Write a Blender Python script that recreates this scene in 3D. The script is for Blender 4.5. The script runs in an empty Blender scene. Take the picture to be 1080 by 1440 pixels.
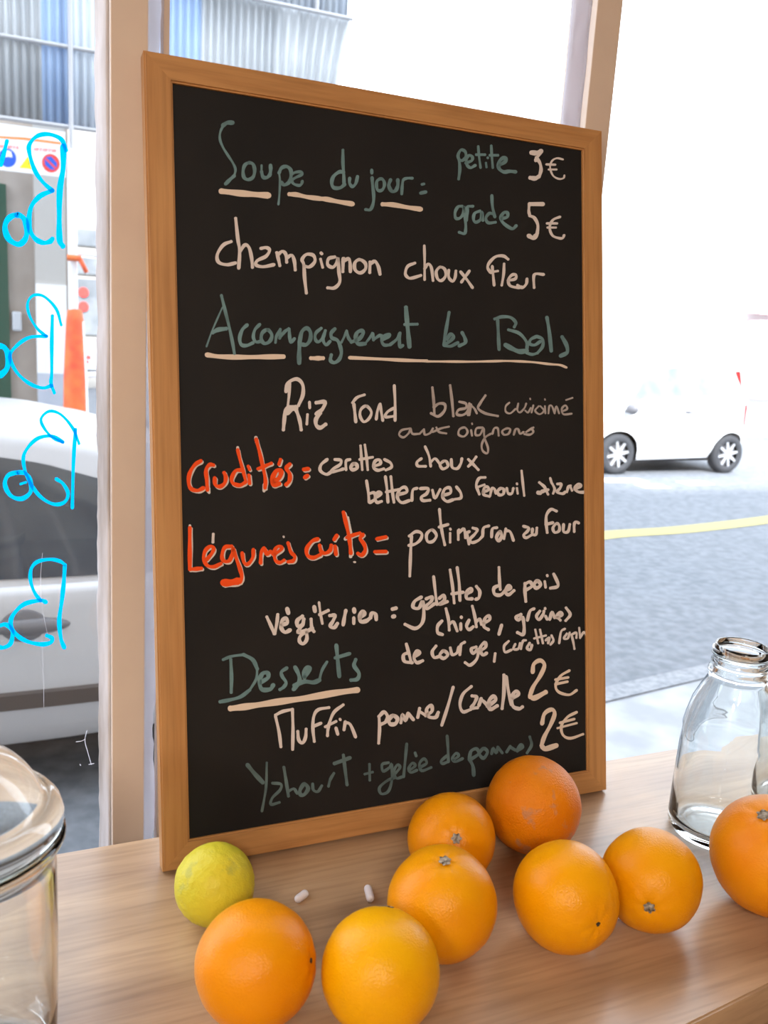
import bpy, bmesh, math, random
from mathutils import Vector, Matrix, noise
random.seed(4)
SC = bpy.context.scene
COL = SC.collection

# ------------------------------------------------------------------ camera
F_PX = 1245.103
CAM = Vector((-0.12088, -0.68925, 0.47489))
YAW, PITCH, ROLL = math.radians(24.0372), math.radians(11.9204), math.radians(-3.5867)
_f = Vector((math.sin(YAW)*math.cos(PITCH), math.cos(YAW)*math.cos(PITCH), -math.sin(PITCH)))
_r = Vector((math.cos(YAW), -math.sin(YAW), 0))
_d = _f.cross(_r)
C_R = math.cos(ROLL)*_r + math.sin(ROLL)*_d
C_D = -math.sin(ROLL)*_r + math.cos(ROLL)*_d
C_F = _f
cd = bpy.data.cameras.new('camera')
cam = bpy.data.objects.new('camera', cd)
COL.objects.link(cam)
m = Matrix.Identity(4)
for i in range(3):
    m[i][0], m[i][1], m[i][2], m[i][3] = C_R[i], -C_D[i], -C_F[i], CAM[i]
cam.matrix_world = m
cd.sensor_fit = 'VERTICAL'
cd.sensor_height = 36.0
cd.lens = F_PX/1440*36
cd.clip_start = 0.02
cd.dof.use_dof = True
cd.dof.focus_distance = 0.88
cd.dof.aperture_fstop = 11
SC.camera = cam

# ------------------------------------------------------------------ world, sun, exposure
SC.view_settings.view_transform = 'Standard'
SC.view_settings.look = 'None'
SC.view_settings.exposure = 0.7
SC.view_settings.gamma = 1.0
SC.view_settings.use_curve_mapping = False
W = bpy.data.worlds.new('sky')
SC.world = W
W.use_nodes = True
bg = W.node_tree.nodes['Background']
bg.inputs['Color'].default_value = (0.84, 0.92, 1.0, 1)
bg.inputs['Strength'].default_value = 3.0
sd = bpy.data.lights.new('sun', 'SUN')
sd.energy = 6.5
sd.angle = math.radians(3)
sd.color = (1.0, 0.97, 0.92)
sun = bpy.data.objects.new('sun', sd)
COL.objects.link(sun)
sun.rotation_euler = Vector((0.25, 1.0, -1.08)).to_track_quat('-Z', 'Y').to_euler()


def pix_ray(x, y):
    return C_R*((x-540)/F_PX) + C_D*((y-720)/F_PX) + C_F


def on_z(x, y, z):
    d = pix_ray(x, y)
    return CAM + d*((z-CAM.z)/d.z)


def on_y(x, y, Y):
    d = pix_ray(x, y)
    return CAM + d*((Y-CAM.y)/d.y)


# ------------------------------------------------------------------ materials
def mat(name, col, rough=0.5, metal=0.0, spec=0.5, coat=0.0, trans=0.0, ior=1.45):
    M = bpy.data.materials.new(name)
    M.use_nodes = True
    b = M.node_tree.nodes['Principled BSDF']
    b.inputs['Coat Roughness'].default_value = 0.2
    b.inputs['Base Color'].default_value = (*col, 1)
    b.inputs['Roughness'].default_value = rough
    b.inputs['Metallic'].default_value = metal
    b.inputs['Specular IOR Level'].default_value = spec
    b.inputs['Coat Weight'].default_value = coat
    b.inputs['Transmission Weight'].default_value = trans
    b.inputs['IOR'].default_value = ior
    return M


def noisy(name, c1, c2, scale=8, stretch=(1, 1, 1), rough=0.6, bump=0.0, bscale=None, detail=4, spec=0.4,
          lo=0.35, hi=0.65, metal=0.0, distort=0.0):
    M = mat(name, c1, rough, metal, spec)
    nt = M.node_tree
    b = nt.nodes['Principled BSDF']
    tc = nt.nodes.new('ShaderNodeTexCoord')
    mp = nt.nodes.new('ShaderNodeMapping')
    mp.inputs['Scale'].default_value = stretch
    n = nt.nodes.new('ShaderNodeTexNoise')
    n.inputs['Scale'].default_value = scale
    n.inputs['Detail'].default_value = detail
    n.inputs['Distortion'].default_value = distort
    r = nt.nodes.new('ShaderNodeValToRGB')
    r.color_ramp.elements[0].position = lo
    r.color_ramp.elements[0].color = (*c1, 1)
    r.color_ramp.elements[1].position = hi
    r.color_ramp.elements[1].color = (*c2, 1)
    nt.links.new(tc.outputs['Object'], mp.inputs['Vector'])
    nt.links.new(mp.outputs['Vector'], n.inputs['Vector'])
    nt.links.new(n.outputs['Fac'], r.inputs['Fac'])
    nt.links.new(r.outputs['Color'], b.inputs['Base Color'])
    if bump:
        n2 = nt.nodes.new('ShaderNodeTexNoise')
        n2.inputs['Scale'].default_value = bscale or scale*6
        n2.inputs['Detail'].default_value = 2
        bp = nt.nodes.new('ShaderNodeBump')
        bp.inputs['Strength'].default_value = bump
        bp.inputs['Distance'].default_value = 0.002
        nt.links.new((tc if bscale else mp).outputs['Object' if bscale else 'Vector'], n2.inputs['Vector'])
        nt.links.new(n2.outputs['Fac'], bp.inputs['Height'])
        nt.links.new(bp.outputs['Normal'], b.inputs['Normal'])
    return M


def wood(name, c_light, c_dark, axis='X', ring=16, rough=0.42, spec=0.5, fine=1.0, coat=0.0):
    """Growth rings drawn out along one axis, plus fine pores."""
    M = mat(name, c_light, rough, 0, spec, coat)
    nt = M.node_tree
    b = nt.nodes['Principled BSDF']
    tc = nt.nodes.new('ShaderNodeTexCoord')
    mp = nt.nodes.new('ShaderNodeMapping')
    s = {'X': (0.09, 1, 1), 'Z': (1, 1, 0.07)}[axis]
    mp.inputs['Scale'].default_value = s
    n = nt.nodes.new('ShaderNodeTexNoise')
    n.inputs['Scale'].default_value = ring
    n.inputs['Detail'].default_value = 5
    n.inputs['Roughness'].default_value = 0.6
    n.inputs['Distortion'].default_value = 0.4
    r = nt.nodes.new('ShaderNodeValToRGB')
    r.color_ramp.elements[0].position = 0.34
    r.color_ramp.elements[0].color = (*c_dark, 1)
    r.color_ramp.elements[1].position = 0.60
    r.color_ramp.elements[1].color = (*c_light, 1)
    mp2 = nt.nodes.new('ShaderNodeMapping')
    mp2.inputs['Scale'].default_value = [v if v == 1 else v*0.6 for v in s]
    n2 = nt.nodes.new('ShaderNodeTexNoise')
    n2.inputs['Scale'].default_value = 220*fine
    n2.inputs['Detail'].default_value = 3
    mx = nt.nodes.new('ShaderNodeMix')
    mx.data_type = 'RGBA'
    mx.blend_type = 'MULTIPLY'
    mx.inputs['Factor'].default_value = 0.35
    r2 = nt.nodes.new('ShaderNodeValToRGB')
    r2.color_ramp.elements[0].position = 0.35
    r2.color_ramp.elements[0].color = (0.55, 0.5, 0.45, 1)
    r2.color_ramp.elements[1].position = 0.55
    r2.color_ramp.elements[1].color = (1, 1, 1, 1)
    L = nt.links.new
    L(tc.outputs['Object'], mp.inputs['Vector'])
    L(tc.outputs['Object'], mp2.inputs['Vector'])
    L(mp.outputs['Vector'], n.inputs['Vector'])
    L(mp2.outputs['Vector'], n2.inputs['Vector'])
    L(n.outputs['Fac'], r.inputs['Fac'])
    L(n2.outputs['Fac'], r2.inputs['Fac'])
    L(r.outputs['Color'], mx.inputs['A'])
    L(r2.outputs['Color'], mx.inputs['B'])
    L(mx.outputs['Result'], b.inputs['Base Color'])
    return M


def pane_glass(name, refl=0.06, tint=(0.97, 0.98, 1.0)):
    M = bpy.data.materials.new(name)
    M.use_nodes = True
    nt = M.node_tree
    nt.nodes.remove(nt.nodes['Principled BSDF'])
    out = nt.nodes['Material Output']
    t = nt.nodes.new('ShaderNodeBsdfTransparent')
    t.inputs['Color'].default_value = (*tint, 1)
    g = nt.nodes.new('ShaderNodeBsdfGlossy')
    g.inputs['Roughness'].default_value = 0.02
    lw = nt.nodes.new('ShaderNodeLayerWeight')
    lw.inputs['Blend'].default_value = 0.5
    pw = nt.nodes.new('ShaderNodeMath')
    pw.operation = 'POWER'
    pw.inputs[1].default_value = 5
    ma = nt.nodes.new('ShaderNodeMath')
    ma.operation = 'MULTIPLY_ADD'
    ma.inputs[1].default_value = 0.5
    ma.inputs[2].default_value = 0.03
    mx = nt.nodes.new('ShaderNodeMixShader')
    nt.links.new(lw.outputs['Facing'], pw.inputs[0])
    nt.links.new(pw.outputs[0], ma.inputs[0])
    nt.links.new(ma.outputs[0], mx.inputs['Fac'])
    nt.links.new(t.outputs['BSDF'], mx.inputs[1])
    nt.links.new(g.outputs['BSDF'], mx.inputs[2])
    nt.links.new(mx.outputs['Shader'], out.inputs['Surface'])
    return M


def chalk(name, col, thin=0.0):
    """Paint-marker ink, worn through in places where thin > 0."""
    M = mat(name, col, 0.75, 0, 0.2)
    if thin:
        nt = M.node_tree
        b = nt.nodes['Principled BSDF']
        tc = nt.nodes.new('ShaderNodeTexCoord')
        n = nt.nodes.new('ShaderNodeTexNoise')
        n.inputs['Scale'].default_value = 55
        n.inputs['Detail'].default_value = 4
        r = nt.nodes.new('ShaderNodeValToRGB')
        r.color_ramp.elements[0].position = 0.3
        r.color_ramp.elements[0].color = (*[c*(1-thin) for c in col], 1)
        r.color_ramp.elements[1].position = 0.66
        r.color_ramp.elements[1].color = (*col, 1)
        nt.links.new(tc.outputs['Object'], n.inputs['Vector'])
        nt.links.new(n.outputs['Fac'], r.inputs['Fac'])
        nt.links.new(r.outputs['Color'], b.inputs['Base Color'])
    return M


M_COUNTER = wood('counter_oak', (0.52, 0.34, 0.20), (0.28, 0.165, 0.095), 'X', 11, 0.33, 0.5, coat=0.4)
M_PINE_Z = wood('pine_upright', (0.53, 0.27, 0.10), (0.43, 0.20, 0.068), 'Z', 34, 0.45, 0.4)
M_PINE_X = wood('pine_rail', (0.53, 0.27, 0.10), (0.43, 0.20, 0.068), 'X', 34, 0.45, 0.4)
M_SLATE = noisy('slate_paint', (0.0135, 0.0130, 0.0135), (0.0185, 0.0168, 0.0165), 7, rough=0.6, spec=0.16, detail=6)
M_WHITE = chalk('white_ink', (0.68, 0.61, 0.59))
M_CREAM = chalk('cream_ink', (0.72, 0.59, 0.49))
M_GREY = chalk('thin_white_ink', (0.46, 0.40, 0.38), 0.25)
M_TEAL = chalk('teal_ink', (0.165, 0.28, 0.30), 0.35)
M_DIM = chalk('faded_teal_ink', (0.125, 0.185, 0.19), 0.4)
M_ORNG = chalk('orange_ink', (0.88, 0.085, 0.012), 0.1)
M_CYAN = bpy.data.materials.new('cyan_ink')
M_CYAN.use_nodes = True
_nt = M_CYAN.node_tree
_nt.nodes.remove(_nt.nodes['Principled BSDF'])
_a, _b, _c = (_nt.nodes.new('ShaderNodeBsdf'+q) for q in ('Diffuse', 'Translucent', 'Transparent'))
for _q in (_a, _b):
    _q.inputs['Color'].default_value = (0.0, 0.45, 0.92, 1)
_c.inputs['Color'].default_value = (0.0, 0.42, 0.85, 1)
_m1, _m2 = _nt.nodes.new('ShaderNodeMixShader'), _nt.nodes.new('ShaderNodeMixShader')
_m1.inputs['Fac'].default_value = 0.75
_m2.inputs['Fac'].default_value = 0.0
_nt.links.new(_a.outputs[0], _m1.inputs[1])
_nt.links.new(_b.outputs[0], _m1.inputs[2])
_nt.links.new(_m1.outputs[0], _m2.inputs[1])
_nt.links.new(_c.outputs[0], _m2.inputs[2])
_nt.links.new(_m2.outputs[0], _nt.nodes['Material Output'].inputs['Surface'])
M_SMEAR = bpy.data.materials.new('thin_white_paint')
M_SMEAR.use_nodes = True
_nt = M_SMEAR.node_tree
_nt.nodes.remove(_nt.nodes['Principled BSDF'])
_a, _b = _nt.nodes.new('ShaderNodeBsdfDiffuse'), _nt.nodes.new('ShaderNodeBsdfTranslucent')
_tc, _n = _nt.nodes.new('ShaderNodeTexCoord'), _nt.nodes.new('ShaderNodeTexNoise')
_n.inputs['Scale'].default_value = 60
_mr = _nt.nodes.new('ShaderNodeMapRange')
_mr.inputs['To Min'].default_value, _mr.inputs['To Max'].default_value = 0.4, 0.95
_m1 = _nt.nodes.new('ShaderNodeMixShader')
for _q in (_a, _b):
    _q.inputs['Color'].default_value = (0.80, 0.78, 0.84, 1)
_nt.links.new(_tc.outputs['Object'], _n.inputs['Vector'])
_nt.links.new(_n.outputs['Fac'], _mr.inputs['Value'])
_nt.links.new(_mr.outputs[0], _m1.inputs['Fac'])
_nt.links.new(_a.outputs[0], _m1.inputs[1])
_nt.links.new(_b.outputs[0], _m1.inputs[2])
_c, _m2 = _nt.nodes.new('ShaderNodeBsdfTransparent'), _nt.nodes.new('ShaderNodeMixShader')
_m2.inputs['Fac'].default_value = 0.3
_nt.links.new(_m1.outputs[0], _m2.inputs[1])
_nt.links.new(_c.outputs[0], _m2.inputs[2])
_nt.links.new(_m2.outputs[0], _nt.nodes['Material Output'].inputs['Surface'])
M_PANE = pane_glass('window_glass')
M_MULL = noisy('tan_paint', (0.64, 0.51, 0.43), (0.68, 0.55, 0.46), 14, rough=0.5)
M_BEAD = noisy('smeared_white_paint', (0.36, 0.31, 0.29), (0.66, 0.63, 0.66), 24, (1, 1, 0.25), 0.6, 0.4, detail=6)
M_WALL = noisy('cream_plaster', (0.66, 0.58, 0.48), (0.70, 0.62, 0.52), 5, rough=0.8)
M_CEIL = mat('white_ceiling', (0.78, 0.75, 0.70), 0.9)
M_FLOOR = wood('floor_boards', (0.34, 0.22, 0.13), (0.22, 0.13, 0.08), 'X', 9, 0.5)
M_GLASS = mat('clear_glass', (0.96, 0.985, 0.98), 0.02, 0, 0.5, 0, 1.0, 1.45)
M_GLASSG = mat('greenish_glass_edge', (0.80, 0.90, 0.86), 0.03, 0, 0.5, 0, 1.0, 1.5)


# ------------------------------------------------------------------ object helpers
def obj(name, bm, material, parent=None, smooth=False, label=None):
    me = bpy.data.meshes.new(name)
    bmesh.ops.recalc_face_normals(bm, faces=bm.faces)
    bm.to_mesh(me)
    bm.free()
    me.materials.append(material)
    if smooth:
        for p in me.polygons:
            p.use_smooth = True
    o = bpy.data.objects.new(name, me)
    COL.objects.link(o)
    if parent:
        o.parent = parent
    if label:
        o['label'] = label
    return o


def tag(o, label, cat, group=None, kind=None):
    o['label'] = label
    o['category'] = cat
    if group:
        o['group'] = group
    if kind:
        o['kind'] = kind
    return o


def struct(o):
    o['kind'] = 'structure'
    return o


def thing(name, label, cat, loc=(0, 0, 0), rot=(0, 0, 0), group=None):
    o = bpy.data.objects.new(name, None)
    COL.objects.link(o)
    o.empty_display_size = 0.05
    o.location = loc
    o.rotation_euler = rot
    return tag(o, label, cat, group)


def box(bm, x0, x1, y0, y1, z0, z1, bev=0.0):
    vs = [bm.verts.new((x, y, z)) for x in (x0, x1) for y in (y0, y1) for z in (z0, z1)]
    q = [(0, 1, 3, 2), (4, 6, 7, 5), (0, 4, 5, 1), (2, 3, 7, 6), (0, 2, 6, 4), (1, 5, 7, 3)]
    fs = [bm.faces.new([vs[i] for i in f]) for f in q]
    if bev:
        es = list({e for f in fs for e in f.edges})
        bmesh.ops.bevel(bm, geom=es, offset=bev, segments=2, affect='EDGES', profile=0.5)
    return bm


def bbox(*a, bev=0.0):
    return box(bmesh.new(), *a, bev=bev)


def prism(bm, pts, axis, a, b):
    """Extrude a 2-D outline (closed) along an axis between a and b."""
    def P(u, v, w):
        return {'x': (w, u, v), 'y': (u, w, v), 'z': (u, v, w)}[axis]
    A = [bm.verts.new(P(u, v, a)) for u, v in pts]
    B = [bm.verts.new(P(u, v, b)) for u, v in pts]
    bm.faces.new(A)
    bm.faces.new(B[::-1])
    n = len(pts)
    for i in range(n):
        bm.faces.new((A[i], A[(i+1) % n], B[(i+1) % n], B[i]))
    return bm


def tube(bm, p, q, r, n=12, r2=None):
    p, q = Vector(p), Vector(q)
    d = (q-p).normalized()
    a = d.orthogonal().normalized()
    b = d.cross(a)
    r2 = r if r2 is None else r2
    A = [bm.verts.new(p+(a*math.cos(t)+b*math.sin(t))*r) for t in [2*math.pi*i/n for i in range(n)]]
    B = [bm.verts.new(q+(a*math.cos(t)+b*math.sin(t))*r2) for t in [2*math.pi*i/n for i in range(n)]]
    for i in range(n):
        bm.faces.new((A[i], A[(i+1) % n], B[(i+1) % n], B[i]))
    bm.faces.new(A[::-1])
    bm.faces.new(B)
    return bm


def lathe(bm, prof, n=64, wob=None, closed=False):
    """prof: list of (radius, z); r = 0 ends close to a point."""
    rings = []
    for r, z in prof:
        if r < 1e-6:
            rings.append([bm.verts.new((0, 0, z))])
        else:
            ring = []
            for i in range(n):
                t = 2*math.pi*i/n
                k = wob(t, z) if wob else 1.0
                ring.append(bm.verts.new((r*k*math.cos(t), r*k*math.sin(t), z)))
            rings.append(ring)
    pairs = list(zip(rings, rings[1:]))
    if closed:
        pairs.append((rings[-1], rings[0]))
    for A, B in pairs:
        for i in range(n):
            j = (i+1) % n
            if len(A) == 1 and len(B) == 1:
                continue
            if len(A) == 1:
                bm.faces.new((A[0], B[i], B[j]))
            elif len(B) == 1:
                bm.faces.new((A[i], A[j], B[0]))
            else:
                bm.faces.new((A[i], A[j], B[j], B[i]))
    return bm


def smooth_line(P, k=2):
    """Catmull-Rom through the points (2-D)."""
    if len(P) < 3:
        return P
    out = []
    closed = (Vector(P[0])-Vector(P[-1])).length < 1e-6
    n = len(P)
    for i in range(n-1):
        p1, p2 = Vector(P[i]), Vector(P[i+1])
        p0 = Vector(P[i-1]) if i > 0 else (Vector(P[-2]) if closed else p1*2-p2)
        p3 = Vector(P[i+2]) if i+2 < n else (Vector(P[1]) if closed else p2*2-p1)
        m = 5
        for j in range(m):
            t = j/m
            out.append(tuple(0.5*((2*p1)+(-p0+p2)*t+(2*p0-5*p1+4*p2-p3)*t*t+(-p0+3*p1-3*p2+p3)*t**3)))
    out.append(tuple(P[-1]))
    return out


def ribbon(bm, P, w, mapf, off):
    """Flat pen stroke of width w (picture units of the trace) with round ends; mapf puts it on its surface."""
    P = smooth_line(P)
    Q = [Vector(P[0])]
    for p in P[1:]:
        if (Vector(p)-Q[-1]).length > 0.25:
            Q.append(Vector(p))
    if len(Q) < 2:
        Q.append(Q[0]+Vector((0.3, 0.1)))
    n = len(Q)
    Ls, Rs = [], []
    for i in range(n):
        t = (Q[min(i+1, n-1)]-Q[max(i-1, 0)])
        t = t.normalized() if t.length > 1e-6 else Vector((1, 0))
        nn = Vector((-t.y, t.x))
        h = w/2*(1+0.13*math.sin(i*0.7+Q[0].x))
        Ls.append(Q[i]+nn*h)
        Rs.append(Q[i]-nn*h)
    V = lambda p: bm.verts.new(mapf(p.x, p.y, off))
    LV = [V(p) for p in Ls]
    RV = [V(p) for p in Rs]
    for i in range(n-1):
        bm.faces.new((LV[i], LV[i+1], RV[i+1], RV[i]))
    for end, nxt in ((0, 1), (n-1, n-2)):
        t = (Q[end]-Q[nxt]).normalized()
        nn = Vector((-t.y, t.x))
        h = w/2
        arc = [V(Q[end]+nn*h*math.cos(a)+t*h*math.sin(a)) for a in [math.pi*k/6 for k in range(7)]]
        bm.faces.new(arc)


def parse(txt, x0, y0, s):
    """';'-separated strokes of 'x,y x,y ...'; '*w' at the head of a stroke sets its width."""
    out = []
    for st in txt.split(';'):
        toks = st.split()
        w = None
        if toks and toks[0][0] == '*':
            w = float(toks[0][1:])
            toks = toks[1:]
        if not toks:
            continue
        out.append((w, [(x0+float(a)/s, y0+float(b)/s) for a, b in (t.split(',') for t in toks)]))
    return out


# ================================================================== THE SHOP ROOM
FL, CE = -0.95, 1.75          # floor and ceiling; the counter top is z = 0
GY = 0.19                     # plane of the glass
MX = [(-0.0245, 0.0065), (0.458, 0.4893)]     # mullions, left and right edge
WX0, WX1, WZ0, WZ1 = -1.75, 2.3, -0.22, 1.55  # window opening
bm = bbox(-3, 4, -4.6, 0.15, FL-0.05, FL)
struct(obj('floor', bm, M_FLOOR))
struct(obj('ceiling', bbox(-3, 4, -4.6, 0.33, CE, CE+0.1), M_CEIL))
bm = bmesh.new()
box(bm, -3, 4, 0.15, 0.215, FL, WZ0)
box(bm, -3, 4, 0.15, 0.33, WZ1, CE)
box(bm, -3, WX0, 0.15, 0.215, WZ0, WZ1)
box(bm, WX1, 4, 0.15, 0.215, WZ0, WZ1)
struct(obj('wall_front', bm, M_WALL))
struct(obj('wall_left', bbox(-3.1, -3, -4.6, 0.33, FL, CE), M_WALL))
struct(obj('wall_right', bbox(4, 4.1, -4.6, 0.33, FL, CE), M_WALL))
struct(obj('wall_back', bbox(-3.1, 4.1, -4.7, -4.6, FL, CE), M_WALL))
# unseen storeys over the shop, shaped and raised to shade the street and scaffold
M_OUT = mat('outer_render', (0.40, 0.38, 0.35), 0.9)
struct(obj('wall_shade_storeys', box(bbox(3.5, 14, -7, 0.33, CE+0.1, 7.0), -12, 3.5, -7, 0.33, CE+0.1, 14.5), M_OUT))
bm = box(bbox(-12, -3.12, -4, 0.33, -1.5, CE+0.1), 4.12, 14, -4, 0.33, -1.5, CE+0.1)
box(bm, -3.12, 4.12, -4, 0.215, -1.5, FL-0.05)
struct(obj('wall_sky_block', bm, M_OUT))  # unseen street fronts and base, added to block low sky light

for n, (x0, x1) in enumerate(MX):
    t = struct(obj('trim_%d' % (n+1), bbox(x0, x1, 0.15, 0.2, WZ0, WZ1, bev=0.001), M_MULL))
    # the glazing beads, smeared with white paint whose edge wanders over the glass
    for side, wbase in ((-1, 0.0085 if n == 0 else 0.005), (1, 0.0155 if n == 0 else 0.008)):
        bm = bmesh.new()
        K = 200
        edge = x0 if side < 0 else x1
        rows = []
        for k in range(K+1):
            z = WZ0+(WZ1-WZ0)*k/K
            wv = wbase*(1+0.22*noise.noise(Vector((n*7.3+side, 0, z*14)))+0.16*noise.noise(Vector((n*3.1+side, 5, z*55))))
            b1 = 0.0032*noise.noise(Vector((2+side, n*4, z*26)))
            rows.append([bm.verts.new(c) for c in ((edge+side*0.0002, 0.1595+b1*0.4, z), (edge+side*0.003, 0.163+b1, z),
                                                   (edge+side*wv, 0.186+b1*0.3, z), (edge+side*wv*1.05, 0.1895, z),
                                                   (edge+side*0.0002, 0.1895, z))])
        for A, B in zip(rows, rows[1:]):
            for i in range(5):
                bm.faces.new((A[i], A[(i+1) % 5], B[(i+1) % 5], B[i]))
        bm.faces.new(rows[0])
        bm.faces.new(rows[-1][::-1])
        obj('glazing_bead', bm, M_SMEAR if n+side != -1 else M_BEAD, t, True)
    if n == 0:
        obj('edge_strip', bbox(x1+0.0165, x1+0.0215, 0.172, 0.1895, WZ0, WZ1), M_MULL, t)

edges = [(WX0, MX[0][0]), (MX[0][1], MX[1][0]), (MX[1][1], WX1)]
for n, (x0, x1) in enumerate(edges):
    bm = bmesh.new()
    for a in ((x0, x1, 0.165, 0.21, WZ0, WZ0+0.016), (x0, x1, 0.165, 0.21, WZ1-0.03, WZ1)):
        box(bm, *a)
    if n == 0:
        box(bm, x0, x0+0.03, 0.165, 0.21, WZ0, WZ1)
    if n == 2:
        box(bm, x1-0.03, x1, 0.165, 0.21, WZ0, WZ1)
    w = struct(obj('window_%d' % (n+1), bm, M_MULL))
    bm = bmesh.new()
    box(bm, x0+0.0003, x1-0.0003, GY, GY+0.004, WZ0+0.016, WZ1-0.03)
    obj('pane', bm, M_PANE, w, label='clear glass pane')
    if n == 0:
        win_left = w


def on_glass(x, y, off):
    return on_y(x, y, GY-0.0006-off)


BLUE = [
    (0, 0, 3.6, '*8 320,740 320,850 303,960 300,1120 302,1215 318,1246; *6 335,760 310,705 250,680 190,688 150,730 150,780 175,860 215,920 265,965;'
                '*7 265,965 200,995 155,1055 148,1150 175,1205 215,1228 250,1224 265,1210; *8 85,1088 45,1105 25,1150 45,1210 95,1237 130,1205 135,1150 120,1105 85,1088; *6 35,715 20,775 5,835'),
    (0, 400, 3.6, '*5 265,160 262,300 262,450 258,500 275,548; *4 310,205 285,125 225,62 170,55 140,95 150,160 190,225 235,262;'
                  '*5 235,262 150,268 85,310 50,365 85,445 150,502 215,524 262,512; *8 -20,310 20,318 42,360 35,425 0,462'),
    (0, 400, 3.6, '*5 382,735 372,900 366,1130; *4 400,805 370,730 310,660 250,642 208,680 225,730 270,778 318,798; *5 318,798 262,768 190,780 135,835 118,890 140,980 200,1070 270,1112 325,1103 345,1060 320,1010 285,985;'
                  '*6 90,952 40,968 25,1015 55,1070 110,1085 155,1050 152,990 130,958 90,952; *4 105,1010 130,1002'),
    (0, 800, 3.6, '*6 328,-10 322,80 312,170 300,260 308,350 325,398; *5 330,-20 300,-40 250,-48 190,-36 158,0 155,60 175,120 205,160;'
                  '*6 232,168 200,160 120,180 65,235 55,285 85,335 140,368 210,382 258,372 262,350 238,338; *6 -10,290 30,282 62,315 55,375 20,398 -10,395'),
]
for x0, y0, s, txt in BLUE:
    bm = bmesh.new()
    for k, (w, P) in enumerate(parse(txt, x0, y0, s)):
        ribbon(bm, P, w, on_glass, 0.00003*k)
    obj('handwriting', bm, M_CYAN, win_left, label='cyan marker lettering seen from behind')
bm = bmesh.new()
for k, (w, P) in enumerate(parse('*0.45 215,-80 205,60 215,200 240,330; *0.4 212,330 220,560 222,700;', 0, 800, 3.6)
                           + parse('*1.0 440,820 430,870 445,930 462,990; *0.8 385,875 410,872 432,862; *1.2 405,990 408,994; *1 450,990 475,985', 0, 800, 3.6)):
    ribbon(bm, P, w, on_glass, 0.00003*k)
obj('paint_smear', bm, M_SMEAR, win_left, label='white paint drips on the glass')

# unseen lamps added as warm fill light on the board and fruit
M_FILL = bpy.data.materials.new('fill_diffuser')
M_FILL.use_nodes = True
b_ = M_FILL.node_tree.nodes['Principled BSDF']
b_.inputs['Emission Color'].default_value = (1, 0.86, 0.68, 1)
b_.inputs['Emission Strength'].default_value = 4.0
M_STEEL = mat('brushed_steel', (0.55, 0.55, 0.56), 0.35, 1.0)
for k, (x, y) in enumerate(((-2.2, -2.3), (-0.75, -2.6))):
    t = thing('fill_light', ('added square fill lamp, unseen behind the camera near the left wall', 'added square fill lamp, unseen behind the camera, farther from the left wall')[k],
              'lamp', (x, y, CE), group='added fill lamps')
    bm = bmesh.new()
    for a in ((-.32, .32, -.32, -.3), (-.32, .32, .3, .32), (-.32, -.3, -.3, .3), (.3, .32, -.3, .3)):
        box(bm, *a, -0.05, 0)
    obj('housing', bm, M_STEEL, t)
    obj('diffuser', bbox(-.3, .3, -.3, .3, -0.03, -0.02), M_FILL, t)
    ld = bpy.data.lights.new('fill_lamp_light', 'AREA')
    ld.size = 0.58
    ld.energy = 36
    ld.color = (1, 0.91, 0.80)
    lo = bpy.data.objects.new('fill_lamp_light', ld)
    COL.objects.link(lo)
    lo.parent = t
    lo.location = (0, 0, -0.055)

# ================================================================== COUNTER
ct = thing('counter', 'long pale wooden counter under the shop window carrying the fruit', 'counter', (0, 0, 0))
FA, FB = on_z(970, 1440, 0), on_z(1080, 1385, 0)
fs = (FB.y-FA.y)/(FB.x-FA.x)
fy = lambda x: FA.y+fs*(x-FA.x)
top = [(-1.6, fy(-1.6)), (2.2, fy(2.2)), (2.2, 0.061), (-1.6, 0.061)]
bm = prism(bmesh.new(), top, 'z', -0.038, 0)
bmesh.ops.bevel(bm, geom=[e for e in bm.edges], offset=0.0015, segments=2, affect='EDGES')
obj('countertop', bm, M_COUNTER, ct)
bm = prism(bmesh.new(), [(-1.55, fy(-1.55)+0.06), (2.15, fy(2.15)+0.06), (2.15, fy(2.15)+0.09), (-1.55, fy(-1.55)+0.09)], 'z', FL, -0.038)
obj('front_panel', bm, wood('panel_oak', (0.30, 0.18, 0.10), (0.2, 0.11, 0.06), 'X', 12, 0.5), ct)
for x in (-1.55, 2.10):
    obj('side_panel', bbox(x, x+0.03, fy(x)+0.10, 0.05, FL, -0.038), M_COUNTER, ct)

# ================================================================== CHALKBOARD
BW, BH, LEAN, BT = 0.468, 0.69672, math.radians(10.9813), 0.0158
B0 = Vector((0, 0, 0.003))
B_U = Vector((1, 0, 0))
B_V = Vector((0, math.sin(LEAN), math.cos(LEAN)))
B_N = Vector((0, math.cos(LEAN), -math.sin(LEAN)))      # into the board
cb = thing('chalkboard', 'pine framed blackboard with handwritten French menu leaning on the window', 'chalkboard', B0, (-LEAN, 0, 0))


def on_board(x, y, off, depth=0.0035):
    d = pix_ray(x, y)
    o = B0+B_N*(depth-0.0005-off)
    p = CAM+d*((o-CAM).dot(B_N)/d.dot(B_N))
    q = p-B0
    return (q.dot(B_U), q.dot(B_N), q.dot(B_V))


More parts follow.
